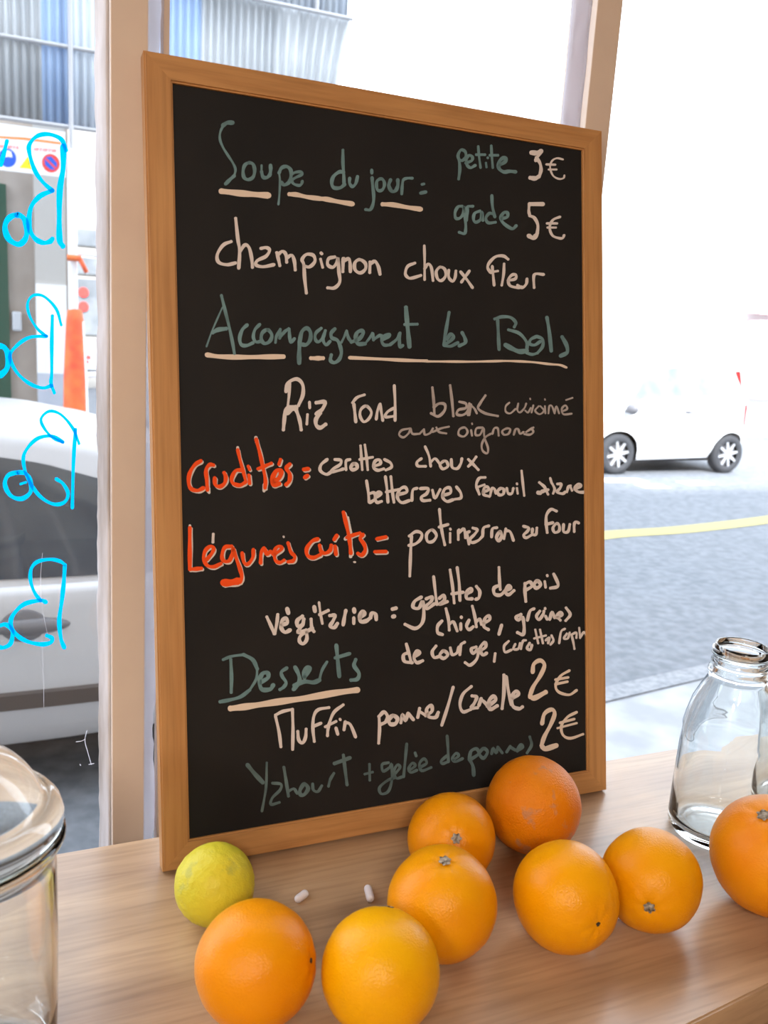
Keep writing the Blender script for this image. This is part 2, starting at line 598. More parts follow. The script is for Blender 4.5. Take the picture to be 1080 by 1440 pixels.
ins = [on_board(x, y, 0.0030, 0.0035) for x, y in ((243, 118), (820, 208), (827, 1085), (267, 1180))]
il, ir = (ins[0][0]+ins[3][0])/2, (ins[1][0]+ins[2][0])/2
ib, it = (ins[2][2]+ins[3][2])/2, (ins[0][2]+ins[1][2])/2
print('board inner', il, BW-ir, ib, BH-it)
ol = [(0, 0), (BW, 0), (BW, BH), (0, BH)]
inn = [(il, ib), (ir, ib), (ir, it), (il, it)]
for k in range(4):
    a, b = k, (k+1) % 4
    g = 0.00015
    q = [ol[a], ol[b], inn[b], inn[a]]
    bm = prism(bmesh.new(), q, 'y', 0, BT)
    bmesh.ops.bevel(bm, geom=[e for e in bm.edges if abs(e.verts[0].co.y-e.verts[1].co.y) < 1e-6 and min(e.verts[0].co.y, e.verts[1].co.y) < 1e-6
                              and ((e.verts[0].co.x, e.verts[0].co.z) in [(v[0], v[1]) for v in q] or True)
                              and abs((e.verts[0].co-e.verts[1].co).length) > 0.1], offset=0.0016, segments=3, affect='EDGES')
    obj('frame_rail', bm, M_PINE_X if k in (0, 2) else M_PINE_Z, cb)
obj('writing_surface', bbox(il-0.004, ir+0.004, 0.0035, 0.0095, ib-0.004, it+0.004), M_SLATE, cb)

# every line of the menu, traced stroke by stroke: (label, material, default width, x0, y0, scale, strokes)
T = []
T.append(('teal handwriting in the line Soupe du jour', M_TEAL, 4.4, [
    (290, 160, 6.75, '*6 250,85 200,85 160,110; *3.4 165,105 135,170 130,240 160,320 210,400 255,470 278,530 265,590; *5 265,590 225,625 185,665; *4.8 405,465 365,490 350,550 360,605 400,625 445,600 460,540 445,480 405,465; *3.2 525,490 525,550; *5 525,550 540,600 575,605 605,580; *5 605,580 612,530 610,490;'
     '*3 685,860 695,760 700,640 692,560; *5 692,560 715,515 760,500 800,530 805,590 785,650 740,675 710,650; *4 815,570 850,555 900,552 910,575 860,600 815,630 830,665 880,680 905,665 912,640'),
    (450, 190, 6.353, '205,135 205,250 212,350 215,440; *5 210,330 170,330 120,370 105,430 125,470 180,470 220,440; 265,385 265,430 290,460 320,430 335,370; 465,380 470,450 480,540 475,610 450,665 408,665; *4 462,312 463,340;'
     '545,390 510,410 505,460 520,495 555,490 575,450 570,410 545,390; *5 630,400 615,450 640,500 675,495 695,450 695,400; *4 730,525 735,450 745,400 780,385 825,385; *4 912,440 928,436; *4.5 900,518 945,508')]))
T.append(('pale underline of Soupe du jour', M_CREAM, 8, [
    (290, 160, 6.75, '*8.4 145,735 300,752 450,765 590,775; *6.2 790,763 860,768 960,790 1080,805'),
    (450, 190, 6.353, '*6.6 0,568 60,573 150,592 290,615; *6.4 560,618 650,622 780,645 900,662')]))
T.append(('small teal handwriting', M_TEAL, 4.2, [
    (630, 190, 6, '90,370 100,290 95,220 85,170 110,125 145,140 150,185 120,215 100,210; 150,235 200,215 205,185 180,170 155,200 160,250 190,275 230,255; *3.4 255,95 262,180 275,275; 240,165 310,165; *3.4 320,235 325,270; *3.4 335,190 336,193;'
     '*3.6 365,90 370,180 378,275; 355,170 420,170; *5 430,255 480,225 490,195 460,195 430,230 430,280 470,310 520,305 570,310;'
     '120,600 85,605 60,650 65,700 100,700 130,660 135,600 145,700 150,780 140,830 95,820; 155,720 165,650 165,605 210,600; 270,640 225,660 215,710 235,735 275,710 285,650 295,720; 370,510 375,600 395,690; 390,670 350,660 320,700 340,740 400,735; *4.6 450,705 500,690 500,655 470,655 445,700 470,745 540,790 575,765')]))
T.append(('white price in euros', M_WHITE, 4.6, [
    (630, 190, 6, '*6.5 705,148 750,150 785,135; 790,135 750,190 740,215; *4.6 745,190 775,235 785,290 772,345; *6 765,350 735,365 695,360; *2.6 970,205 920,195 880,215 862,260 870,310 895,350 940,370 975,362 982,340; *3 830,247 905,250; *3 850,290 915,290;'
     '*6 800,582 690,582; *4 685,585 682,640 690,680; *4.5 690,680 730,700 758,760 752,835; *6.2 745,845 720,868 682,850; *3.6 945,690 890,712 862,755 860,800 885,850 940,870 968,868 980,845; *3.4 835,745 920,745; *3.2 840,780 910,780')]))
T.append(('white handwriting in the line champignon choux fleur', M_WHITE, 4.7, [
    (290, 300, 4.154, '145,165 100,185 65,240 72,285 120,300 170,290; 172,30 185,150 195,220 190,320; 197,225 225,185 250,200 265,260 270,315; 320,205 350,200 370,215 350,250 300,275 290,300 330,312 395,300; 430,305 420,260 412,230; 420,240 445,222 465,240 470,285; 470,260 500,245 515,280 520,330;'
     '585,465 575,380 570,300 560,270 585,240 625,245 635,280 605,312 572,308; *4.2 668,268 680,315; *4.6 671,232 675,236; 750,255 715,265 710,300 740,315 765,285 770,260 775,340 780,400 750,435 710,435; 798,340 800,270 803,262; 800,282 830,265 840,290 842,340; 895,270 868,290 870,330 900,348 930,325 928,290 895,270; 955,345 957,285; 960,295 985,280 1005,310 1015,355'),
    (550, 330, 4.5, '*4.2 150,180 105,200 90,245 105,270 130,275 188,258; *3.6 210,70 212,150 212,285; *4 212,215 235,185 255,210 265,290; *4.2 310,205 285,235 295,280 320,290 345,260 340,220 310,205; *4 365,225 365,270 390,295 405,270 410,230; *4 440,235 480,285 515,335; *4 495,230 470,265 445,300;'
     '*4.2 740,155 710,135 660,140 620,180 612,212 632,240; *3.8 640,200 645,250 652,320; *3.6 625,238 675,230; *3.8 715,185 712,250 700,320; *4 740,290 785,280 790,255 765,255 742,285 752,322 800,335 825,330; *4 800,320 830,335 855,312 860,280; *4 905,335 902,270 915,248 965,252')]))
T.append(('teal handwriting in the line Accompagnement les Bols', M_TEAL, 4.4, [
    (280, 400, 6.75, '*2.4 70,590 120,450 180,310 220,220; *4.4 212,105 240,220 280,380 315,540 335,655; *6 130,455 180,430 255,420; *5 455,385 410,430 385,510 400,570 450,580 510,555; 575,380 530,430 515,500 540,545 585,540; *5 650,430 600,460 590,520 620,560 670,540 690,480 650,430; *4 725,550 735,490 770,425; 770,430 765,510; 770,500 810,450 850,420; 855,425 860,500 870,550 905,515;'
     '*6 950,745 950,650 955,540; *5.4 955,540 975,450 1020,415 1055,450 1055,520 1020,570 975,570'),
    (420, 420, 6, '190,250 145,290 140,340 165,365 205,330 225,270; 225,270 205,340 230,390 265,360; *5 305,255 275,290 280,330 325,350 350,400 360,460 340,515 300,540 268,520 275,475; *3.4 360,370 385,320 405,270; 405,275 420,330 445,365; *5.4 445,365 510,340 545,290 530,270 495,285 480,330 500,380 560,380; *3.4 560,380 600,330 620,290; 625,295 632,348; 632,345 680,312 700,312; 700,312 702,350; 700,350 755,325 765,300 730,310 700,350 720,390 770,390; 770,390 830,340 855,290; 855,295 850,360 855,410 878,395; *6 905,75 915,200 925,300 935,405; 895,218 1000,215'),
    (600, 420, 4.909, '*4.6 155,95 140,180 125,270 120,320; *5 120,320 165,290 185,262 165,245 140,280; 120,322 165,328 215,303; *5 245,235 265,275 265,305 225,325; *4.6 490,150 495,250 500,350; *4.4 470,140 520,125 580,130 615,165 605,195; *4.4 565,215 640,240 690,300 692,350; *6.5 690,360 640,365 590,345 545,320; *4 690,375 730,385 765,375; *4.4 760,260 720,280 710,310 745,320 785,295; *4.4 760,260 800,280 800,330 765,375; *5 830,130 845,220 860,360; *5.4 935,265 965,320 970,370 925,395')]))
T.append(('pale underline of Accompagnement les Bols', M_CREAM, 5, [
    (280, 400, 6.75, '*6.6 75,668 200,685 400,690 600,688 800,685'),
    (420, 420, 6, '*6 105,502 160,503 205,502; *4.6 430,498 700,510 900,520 1080,525'),
    (600, 420, 4.909, '*3.2 0,433 150,434 300,435 450,432 550,430 650,433 750,440 850,452 920,458 965,475')]))
T.append(('white handwriting in the line Riz fond', M_WHITE, 4, [
    (380, 520, 5.4, '*5 120,165 135,100 200,70 245,110 248,190 215,270; *3.8 150,105 142,200 132,290; *5 130,290 115,310 105,400 100,455; *9 145,290 190,290; *6 130,330 160,300; *5 195,300 210,340 225,390 235,455; *3.6 298,245 300,290; *4 283,340 278,412; *5.4 350,250 415,245 395,300 350,335; *5.6 380,330 348,375 350,420 380,440 420,415;'
     '715,190 660,210 625,250; *4.4 635,260 642,320 650,395; 730,275 690,300 682,350 710,395 750,370 768,320 730,275; 805,375 815,310 835,260; 835,265 845,330 855,385; 942,120 948,250 948,385; 940,290 890,320 875,358 945,352')]))
T.append(('thin white handwriting in the line blanc cuisiné aux oignons', M_GREY, 3, [
    (550, 530, 4, '*3.8 232,60 240,140 243,205; *4 225,205 265,222 300,190 302,155 270,150 240,170; *3.8 332,48 342,130 350,220; *3.6 385,140 420,150 420,175 380,185 370,210 400,215 430,195 440,150; 440,150 432,215; 440,215 450,155; 450,160 470,180 482,205; *3.6 530,105 500,150 490,178 530,205 600,220;'
     '*2.6 665,145 645,165 645,195 670,205 700,180; *2.6 715,150 710,185 725,200 750,175 760,150; *2.6 755,190 770,200 785,175; *2.6 800,160 790,200; *2.6 830,165 810,190 835,210 860,190 840,165; *2.6 865,165 868,205; *2.6 885,205 890,165 905,165 920,205; *2.6 920,200 930,165 945,205; *2.8 960,195 990,180 980,160 960,180 970,210 1015,207; *2.6 985,130 1020,118; *2.4 782,122 783,126; *2.4 865,125 866,129;'
     '105,290 60,300 45,325 70,340 100,315 110,290 120,320 160,320; 160,320 185,295; 185,295 190,325 220,315 235,290; 235,310 280,290 325,280; 255,285 270,310 310,318;'
     '415,285 385,295 380,325 410,335 430,310 415,285; 450,300 455,330; *2.6 455,262 456,266; 515,285 480,290 475,325 500,325 520,290 525,340 545,400 540,430 515,415 510,380 530,340 560,320; 570,320 580,290 600,290 605,330; 650,290 625,305 635,325 660,320 670,295 650,290; 690,325 700,295 715,295 725,320 745,310; 760,310 790,290 800,285; 790,290 800,310 780,325 750,322')]))
CRUD = '175,260 130,290 92,350 82,420 100,470 150,485 195,465; 225,480 220,400 215,330 240,290 270,292; 280,390 285,440 320,455 355,430 365,385 352,350; *4.6 455,175 475,260 500,350 518,420; 490,330 440,335 410,390 420,430 470,445 510,425; 540,370 545,430; *4.6 535,300 545,325; *5 595,95 620,190 645,300 665,400 662,465; *5 610,320 660,300 710,278; *6.4 725,415 770,390 785,340 750,335 720,390 725,440 770,432; *5 780,250 768,285; *5.6 850,285 825,315 850,360 848,410 822,440; *5.6 957,325 990,320; *5.6 965,385 985,372'
LEGU = '108,205 107,380 108,575; *5.4 110,575 160,572 210,567; *5.2 255,490 300,440 320,390 290,370 245,410 232,480 262,540 320,553 385,525; *5.4 480,370 420,380 395,450 410,500 460,498 490,430 490,385 520,470 555,570 572,640 555,690; *10 410,695 470,695 540,680; *5 575,430 590,510 625,530 670,470 675,400; *5 740,520 745,430 770,385; 775,395 795,440; *5 805,440 830,415 850,440; *5 870,440 930,390 900,370 865,410 870,490 910,515 950,495; *5 985,340 1010,420 1045,460 1030,500 985,508'
CUIT = '265,345 205,370 155,440 160,510 220,535 290,505; 285,410 300,470 340,490 390,460 402,410; 440,420 450,500; *5.4 458,310 432,350; 525,75 555,200 580,310 592,400 600,490; *5 560,330 610,310 690,285; 722,300 695,340 735,400 745,460 710,510 672,492; *5.2 865,345 955,325; *5.2 845,475 955,472'
OR = [(250, 600, 5.4, CRUD), (250, 710, 6.353, LEGU), (410, 710, 7.2, CUIT)]
T.append(('white shadow strokes under Crudités and Légumes cuits', M_WHITE, 5.4,
          [(x+1.5, y+1.6, s, t) for x, y, s, t in OR] +
          [(250, 600, 5.4, '*4 455,158 458,190; *4.6 593,82 600,120; *4 655,440 655,488; *4 238,470 238,500'), (250, 710, 6.353, '*3.6 108,185 108,220; *4.4 317,262 314,332; *3 945,283 947,287'), (410, 710, 7.2, '*5 600,470 598,522; *5 545,345 575,318; *2.6 632,578 645,580; *4 570,130 600,280')]))
T.append(('orange handwriting Crudités', M_ORNG, 5.4, OR[:1]))
T.append(('orange handwriting Légumes cuits', M_ORNG, 5.4, OR[1:]))
T.append(('white handwriting in the line carottes choux betteraves fenouil sésame', M_WHITE, 4, [
    (430, 610, 4.154, '*4.4 125,150 90,180 85,215 120,237 150,222; *4.2 170,150 205,155 200,180 160,205 150,222 190,215 220,205; 235,210 235,160 258,150; *5 280,175 262,195 275,210 300,200 295,178 280,175; *3.8 320,70 325,140 330,210; *3.8 345,65 355,140 362,210; 315,150 390,137; *4.4 395,190 435,175 430,152 405,160 395,195 420,213 455,205; *4 460,150 495,170 500,195 468,212;'
     '675,145 650,165 655,188 700,190; *3.6 697,75 720,130 730,190; *3.6 730,165 755,145 778,170 785,190; 805,160 785,180 800,205 830,190 822,162 805,160; 850,150 855,195 885,203 905,175 912,145; 950,150 980,180 1008,210; 995,135 970,170 950,190;'
     '*4 355,275 365,340 370,400; *4.4 370,350 400,345 405,380 375,402; *4.4 405,375 440,350 425,340 405,370 415,400 442,395; *4 465,250 475,330 480,400; *4 497,250 505,330 515,400; 470,340 545,325; *4.4 540,355 590,340 580,312 550,325 535,370 560,402 605,390; 620,390 625,330 650,318; *4.4 670,320 715,320 705,350 675,370 685,390 725,388; 740,330 755,375 785,325; *4.4 800,360 845,345 840,315 810,325 800,370 825,395 860,385; 880,310 905,345 905,375 872,382'),
    (620, 650, 4.909, '305,105 265,110 245,150 250,180 265,220; *3.6 245,175 300,155; *4 290,205 330,190 320,170 298,180 295,222 335,236; *3.8 340,230 352,182 370,185 380,215; *4.2 415,180 392,200 402,225 430,220 435,190 415,180; *3.8 455,180 465,215 490,215 500,180; *3.6 525,180 530,215; *3.6 525,148 526,151; *3.6 557,60 565,140 575,230;'
     '*4 680,140 715,170 720,195 690,208; *6 672,210 685,212; *4 695,200 740,190; *3.6 715,175 740,222; *3.2 755,110 765,145; *3.6 770,150 785,185 775,215; *4 805,150 830,152 822,180 802,205 840,217 858,205; *3.6 870,205 880,168 895,162; *3.6 892,165 905,195; *4.2 925,187 965,165 950,150 925,180 950,205 1008,207')]))
T.append(('white handwriting in the line potimarron au four', M_WHITE, 4, [
    (560, 700, 4, '*4.2 65,440 68,350 72,265 75,215; *4.2 62,215 100,190 132,202 125,235 95,260 60,268; *4.2 190,180 160,205 165,245 195,245 215,212 190,180; 232,65 240,150 250,210 262,265; 230,165 280,150; *3.8 292,200 292,250; *3.8 293,175 294,178; 338,235 338,190 342,180; 345,195 370,175 378,225; 380,200 400,190; 385,195 398,260; 420,170 445,180 430,205 405,232 415,252 450,240 475,215; 475,215 480,170 510,158; 525,220 530,175 555,168; *4.6 572,190 553,222 565,243 582,215 572,190; 595,230 605,175; 605,185 630,192 648,240;'
     '705,160 735,170 725,190 705,210 720,225 752,208; 755,175 755,205 775,205 780,170; *4.2 890,75 860,65 835,95 832,140 838,195; 830,150 870,140; 890,145 870,170 880,195 905,185 905,155 890,145; 930,150 930,190 955,190 965,150; 990,190 990,150 1000,135 1015,142')]))
T.append(('white handwriting végétarien', M_WHITE, 4.4, [
    (360, 830, 4.909, '*4.6 75,185 105,250 125,300; *4.6 130,300 145,220 150,168; *5.4 175,240 215,225 208,195 180,210 175,260 200,290 235,275; *5.6 215,128 223,158; *5.4 320,180 285,210 288,248 320,240 330,200; *5 320,240 290,290 345,275; *5 350,290 350,340 325,370 300,350 312,310 390,262; *4.8 380,200 385,260 400,285; *5.4 402,115 407,145; *3.6 435,85 445,160 458,230; *5 440,168 498,140; *5 510,175 545,175 530,215 512,248 540,258 562,230; *5 620,140 610,190 602,238; *4.2 675,190 675,230; *5.4 677,130 679,150; *5.6 718,190 748,165 735,145 718,175 722,215 760,212 790,190; *5 790,190 800,158 825,165 830,202; *5.6 943,130 966,124; *6 946,182 954,180')]))
T.append(('white handwriting in the line galettes de pois chiche, graines de courge, carottes', M_WHITE, 4.2, [
    (560, 790, 4.32, '*4.8 140,215 100,240 90,275 125,282 150,240 155,330 140,380 100,405 42,380; *4.6 170,225 205,212 200,240 170,268 178,285 220,255; *4 215,90 225,180 235,260; *4.6 250,222 275,202 280,232 248,258 298,242; 315,50 330,150 340,250; 358,35 370,130 375,235; 325,195 395,185; *4.6 415,195 445,180 440,162 418,180 415,222 450,225; *4.6 475,150 495,180 490,218 472,228;'
     '612,35 615,110 620,168; *4.8 615,142 582,160 585,195 620,202 650,175; *4.6 650,175 685,160 670,145 650,180 670,200 703,175; *4.6 775,240 770,180 770,132; *4.6 770,135 800,122 812,148 775,172; *5 845,115 825,140 840,160 865,140 845,115; *3.8 890,120 895,155; *3.8 905,82 906,86; *4.4 945,75 970,130 965,152 925,160;'
     '*4.6 265,360 240,390 240,430 268,442; 290,285 305,350 310,415; 310,380 335,365 358,420; *4 380,375 380,412; *4.2 383,335 384,339; *4.6 430,355 415,390 430,412 455,395; 450,270 465,330 475,395; 475,365 495,348 505,380; *4.6 520,372 555,352 550,328 527,345 520,392 548,412; *4.4 628,385 612,440;'
     '*4.8 745,320 717,335 730,355 755,338 765,400 758,442 725,430; 785,355 800,300 825,285; 860,300 840,330 855,352 880,320 885,300; *3.8 895,330 905,350; *3.6 892,282 893,286; 920,350 935,305 950,340; 965,340 995,322 985,305 965,330 985,355; 1020,280 1045,320 1018,357'),
    (550, 840, 3.724, '*4.4 80,245 95,300 105,340; *4.8 90,290 65,302 70,335 110,342; *4.6 125,310 150,290 135,280 120,315 135,342 165,332; *4.4 235,255 215,285 225,315 250,310; *4.6 275,280 255,303 275,320 297,300 275,280; 310,265 320,300 345,290 355,260; 360,300 365,250 385,235; *4.4 445,260 420,270 430,295 455,272 450,320 415,355 388,342; *4.6 465,280 495,260 490,235 465,268 480,302 500,292; 545,295 540,335;'
     '*3.6 615,230 592,255 597,287 630,275; *3.4 650,245 640,270 665,270 675,240; *3.4 680,270 690,230 705,225; *4 725,240 712,265 730,275 737,250; *3.4 755,170 770,240; *3.4 780,170 795,240; *3.4 750,215 810,200; *3.4 810,225 830,210 822,240; *3.4 840,200 850,225 835,247;'
     '*3.2 880,240 890,180 910,165; *3.2 920,190 905,215 925,215 935,185; *3.2 945,195 955,240 960,270; *3.2 945,195 970,185 970,212; *3.2 985,160 990,212; *3.2 990,212 1010,182 1024,205')]))
T.append(('teal handwriting Desserts', M_TEAL, 4.8, [
    (300, 900, 4.696, '115,130 120,240 118,345; *4 65,130 120,108 200,97; *5.4 200,97 260,130 290,190; *3.6 290,190 282,260 240,330; *5 240,330 180,375 110,395 45,408; *6 310,280 360,250 358,218 325,222 305,270 320,325 375,325 395,298; 485,185 450,210 455,240 480,280 465,310 440,327; *5.6 540,180 560,220 570,262 555,300 530,325; *5.4 600,245 640,190 620,182 597,210 602,250; *6 535,300 600,275 660,280 700,265; *4 700,265 718,200 750,145; *5.4 812,35 820,120 832,240; 805,118 900,90; *5.4 940,130 930,170 962,220 950,258 910,265')]))
T.append(('cream underline of Desserts', M_CREAM, 8, [(300, 900, 4.696, '*8.8 115,452 200,442 300,428 450,405 600,385 800,350 950,330')]))
T.append(('white handwriting in the line Muffin pomme / canelle', M_WHITE, 4.2, [
    (370, 970, 4, '*4.4 100,320 90,240 70,150; *4.4 70,142 110,122 165,110; *4.4 165,110 168,220 166,335; *4.6 195,235 200,280 220,300 238,270 242,222; *4.4 370,100 310,112 285,150 280,220 288,290; 285,205 325,188; *4.4 450,85 400,125 375,180 365,220 362,258; 350,208 410,178; 410,215 420,250; *3.6 432,165 435,169; *4.4 455,225 462,180; *4.4 462,185 490,195 520,265;'
     '*4.4 650,300 655,220 652,150; *5 652,150 680,125 700,150 690,180 660,195; *5.6 730,145 707,170 717,193 745,190 755,162 730,145; *4.6 775,185 785,140 800,175 815,132; *4.6 815,132 845,168; *4.6 870,155 880,105; 880,122 912,142; *5 915,145 950,120 945,88 920,110 930,150 970,155 985,128'),
    (600, 910, 4.696, '*4.4 175,265 140,390 100,515; *4.4 295,260 240,310 220,380 240,427 290,412; *4.8 300,322 330,330 315,370 295,402 335,400; *4.6 345,385 360,340; *4.6 360,345 390,372 410,402; *5.4 402,390 455,350 440,325 410,360 420,410 465,388; *4.8 510,185 510,300 498,405; *4.6 525,195 540,290 560,380; *5 565,340 605,312 590,290 562,330 570,390 610,407 632,395')]))
T.append(('cream price 2 euros', M_CREAM, 5.6, [
    (600, 910, 4.696, '700,165 708,112 750,88 778,120 750,190 705,260 682,320; *7 685,328 715,335 785,298; *3.8 942,155 885,190 852,250 870,295 940,315 990,285; *3.4 850,215 935,200; *3.4 850,245 930,228;'
     '762,505 778,440 825,412 845,440 820,510 778,590 758,650; *7 765,660 785,672 855,650; *3.8 990,430 930,462 890,520 900,580 950,602 1032,575; *3.4 880,500 975,475; *3.4 865,535 990,502')]))
T.append(('faded teal handwriting in the line Yahourt + gelée de pommes', M_DIM, 4, [
    (330, 1030, 4.696, '*6 85,215 130,270 185,330; *3.4 212,200 208,350 195,440 180,520; 250,335 305,342 300,380 250,430 240,475 295,462; *4.4 325,230 340,320 355,420; 350,392 390,372 412,402; *5.4 460,340 432,380 435,410 460,410 485,370 460,340; 515,340 520,380 550,390 575,352; 620,355 632,310 655,270; *5.6 660,205 760,168; *4.6 718,150 730,250 742,345; 860,275 910,262; 890,210 892,315'),
    (500, 1020, 4, '185,210 150,220 155,258 190,238 202,220 205,300 185,370 145,385 135,350 180,310 220,295; 225,270 250,237 235,222 215,260 230,297 262,290; 288,105 280,190 270,290; 300,255 335,228 320,212 300,240 310,265 345,252; 335,155 341,172; 365,235 400,212 385,188 360,215 372,255 425,237; 515,60 520,130 522,205; 515,170 482,200 490,215 520,205; 550,195 580,172 565,157 545,185 560,205 602,187;'
     '*5 665,280 660,230 640,190; *4.6 640,185 650,145 680,132 692,160 650,190; *4.6 720,130 697,160 720,185 742,150 720,130; 765,160 775,128 790,155 800,122; 800,122 825,155; 850,150 870,118; 870,122 900,140; 910,145 940,122 930,107 910,137; 980,65 990,110 965,155')]))


def clusters(strokes, gap):
    """Strokes whose boxes come within gap of each other form one run of writing; runs from top to bottom."""
    bx = [(min(p[0] for p in P)-gap/2, max(p[0] for p in P)+gap/2, min(p[1] for p in P)-gap/5, max(p[1] for p in P)+gap/5) for w, P in strokes]
    par = list(range(len(strokes)))

    def find(i):
        while par[i] != i:
            i = par[i]
        return i
    for i in range(len(strokes)):
        for j in range(i):
            a, b = bx[i], bx[j]
            if a[0] < b[1] and b[0] < a[1] and a[2] < b[3] and b[2] < a[3]:
                par[find(i)] = find(j)
    out = {}
    for i in range(len(strokes)):
        out.setdefault(find(i), []).append(i)
    return sorted(out.values(), key=lambda c: (round(min(bx[i][2] for i in c)/25), min(bx[i][0] for i in c)))


for k, (label, material, w0, blocks) in enumerate(T):
    strokes = [(w or w0, P) for x0, y0, s, txt in blocks for w, P in parse(txt, x0, y0, s)]
    lift = 0.0006 if material is M_ORNG else 0.0
    for c in clusters(strokes, 22):
        bm = bmesh.new()
        for i in c:
            ribbon(bm, strokes[i][1], strokes[i][0], on_board, lift+0.000004*i)
        part = obj('underline' if 'underline' in label else 'handwriting', bm, material, cb, label=label)

# ================================================================== FRUIT
M_CALYX = noisy('dry_calyx', (0.07, 0.05, 0.03), (0.40, 0.35, 0.29), 260, rough=0.9)
M_PIT = mat('dark_stem_scar', (0.035, 0.022, 0.012), 0.9)


def peel(name, c1, c2, scale=18, rough=0.33, pore=0.22, lo=.3, hi=.7, spots=None):
    c1, c2 = [(c[0]*0.82, c[1]*0.80, c[2]*0.1) for c in (c1, c2)]
    M = noisy(name, c1, c2, scale, rough=rough, bump=pore, bscale=650, spec=0.26, lo=lo, hi=hi)
    if spots:
        nt = M.node_tree
        b = nt.nodes['Principled BSDF']
        src = b.inputs['Base Color'].links[0].from_socket
        tc = nt.nodes.new('ShaderNodeTexCoord')
        n = nt.nodes.new('ShaderNodeTexNoise')
        n.inputs['Scale'].default_value = 60
        n.inputs['Detail'].default_value = 3
        r = nt.nodes.new('ShaderNodeValToRGB')
        r.color_ramp.elements[0].position = 0.60
        r.color_ramp.elements[0].color = (0, 0, 0, 1)
        r.color_ramp.elements[1].position = 0.68
        r.color_ramp.elements[1].color = (1, 1, 1, 1)
        mx = nt.nodes.new('ShaderNodeMix')
        mx.data_type = 'RGBA'
        mx.inputs['B'].default_value = (*spots, 1)
        nt.links.new(tc.outputs['Object'], n.inputs['Vector'])
        nt.links.new(n.outputs['Fac'], r.inputs['Fac'])
        nt.links.new(r.outputs['Color'], mx.inputs['Factor'])
        nt.links.new(src, mx.inputs['A'])
        nt.links.new(mx.outputs['Result'], b.inputs['Base Color'])
    return M


def fruit(name, label, cat, cx, cy, rx, ry, material, stem=None, kind='calyx', squash=1.0, seed=0, group=None, lem=False):
    rad = (rx+ry)/2
    r = 0.03
    for _ in range(60):
        P = on_z(cx, cy, r)
        r = rad/F_PX*(P-CAM).dot(C_F)*0.985
    t = thing(name, label, cat, (P.x, P.y, 0), group=group)
    # where the stem points: the traced spot on the sphere, else up and back
    if stem:
        d = pix_ray(*stem).normalized()
        o = CAM-P
        bq, cq = o.dot(d), o.dot(o)-r*r
        disc = bq*bq-cq
        k = -bq-math.sqrt(max(disc, 0))
        S = (o+d*k).normalized()
    else:
        S = Vector((0.3, 0.5, 0.55)).normalized()
    bm = bmesh.new()
    bmesh.ops.create_icosphere(bm, subdivisions=6, radius=1.0)
    for v in bm.verts:
        n = v.co.normalized()
        k = 1+0.018*noise.noise(n*1.3+Vector((seed*3.1, 0, 0)))+0.006*noise.noise(n*4+Vector((0, seed*2.3, 0)))
        c = n.dot(S)
        ang = math.acos(max(-1, min(1, c)))
        k -= 0.045*math.exp(-(ang/0.16)**2)                       # dimple round the stem
        a2 = math.pi-ang
        k -= 0.02*math.exp(-(a2/0.14)**2)
        if ang < 0.9:                                              # faint ribs running into the dimple
            e1 = S.orthogonal().normalized()
            e2 = S.cross(e1)
            th = math.atan2(n.dot(e2), n.dot(e1))
            k += 0.006*math.cos(th*7+seed)*math.exp(-((ang-0.25)/0.2)**2)
        if lem:
            k += 0.05*math.exp(-(ang/0.22)**2)+0.012*noise.noise(n*7)
        v.co = n*k*r
    if squash != 1.0:
        for v in bm.verts:
            v.co.x *= squash
            v.co.z /= squash**0.3
    zmin = min(v.co.z for v in bm.verts)
    for v in bm.verts:
        v.co.z -= zmin
    ctr = Vector((0, 0, -zmin))
    o = obj('peel', bm, material, t, True)
    # calyx or scar
    e1 = S.orthogonal().normalized()
    e2 = S.cross(e1)
    base = max((v.co for v in o.data.vertices), key=lambda q: (q-ctr).normalized().dot(S)).copy()
    if kind == 'calyx':
        bm = bmesh.new()
        ringc = []
        for q in range(24):
            th = 2*math.pi*q/24
            rr = r*(0.118 if q % 4 < 2 else 0.092)
            ringc.append(bm.verts.new(base+(e1*math.cos(th)+e2*math.sin(th))*rr+S*(0.0016+0.0004*(q % 3))))
        mid = [bm.verts.new(base+(e1*math.cos(2*math.pi*q/24)+e2*math.sin(2*math.pi*q/24))*r*0.035+S*0.0028) for q in range(24)]
        low = [bm.verts.new(base+(e1*math.cos(2*math.pi*q/24)+e2*math.sin(2*math.pi*q/24))*r*0.05-S*0.001) for q in range(24)]
        tip = bm.verts.new(base+S*0.0018)
        for q in range(24):
            j = (q+1) % 24
            bm.faces.new((ringc[q], ringc[j], mid[j], mid[q]))
            bm.faces.new((low[q], low[j], ringc[j], ringc[q]))
            bm.faces.new((mid[q], mid[j], tip))
        obj('calyx', bm, M_CALYX, t, False, 'dry greyish brown stem button')
    elif kind == 'scar':
        bm = bmesh.new()
        bmesh.ops.create_icosphere(bm, subdivisions=3, radius=1)
        q = S.to_track_quat('Z', 'Y').to_matrix()
        for v in bm.verts:
            v.co = base+q@Vector((v.co.x*r*0.042*(1+0.3*math.sin(5*v.co.y)), v.co.y*r*0.042, v.co.z*0.0009))+S*0.0002
        obj('stem_scar', bm, M_PIT, t, True, 'small dark stem scar')
    return t


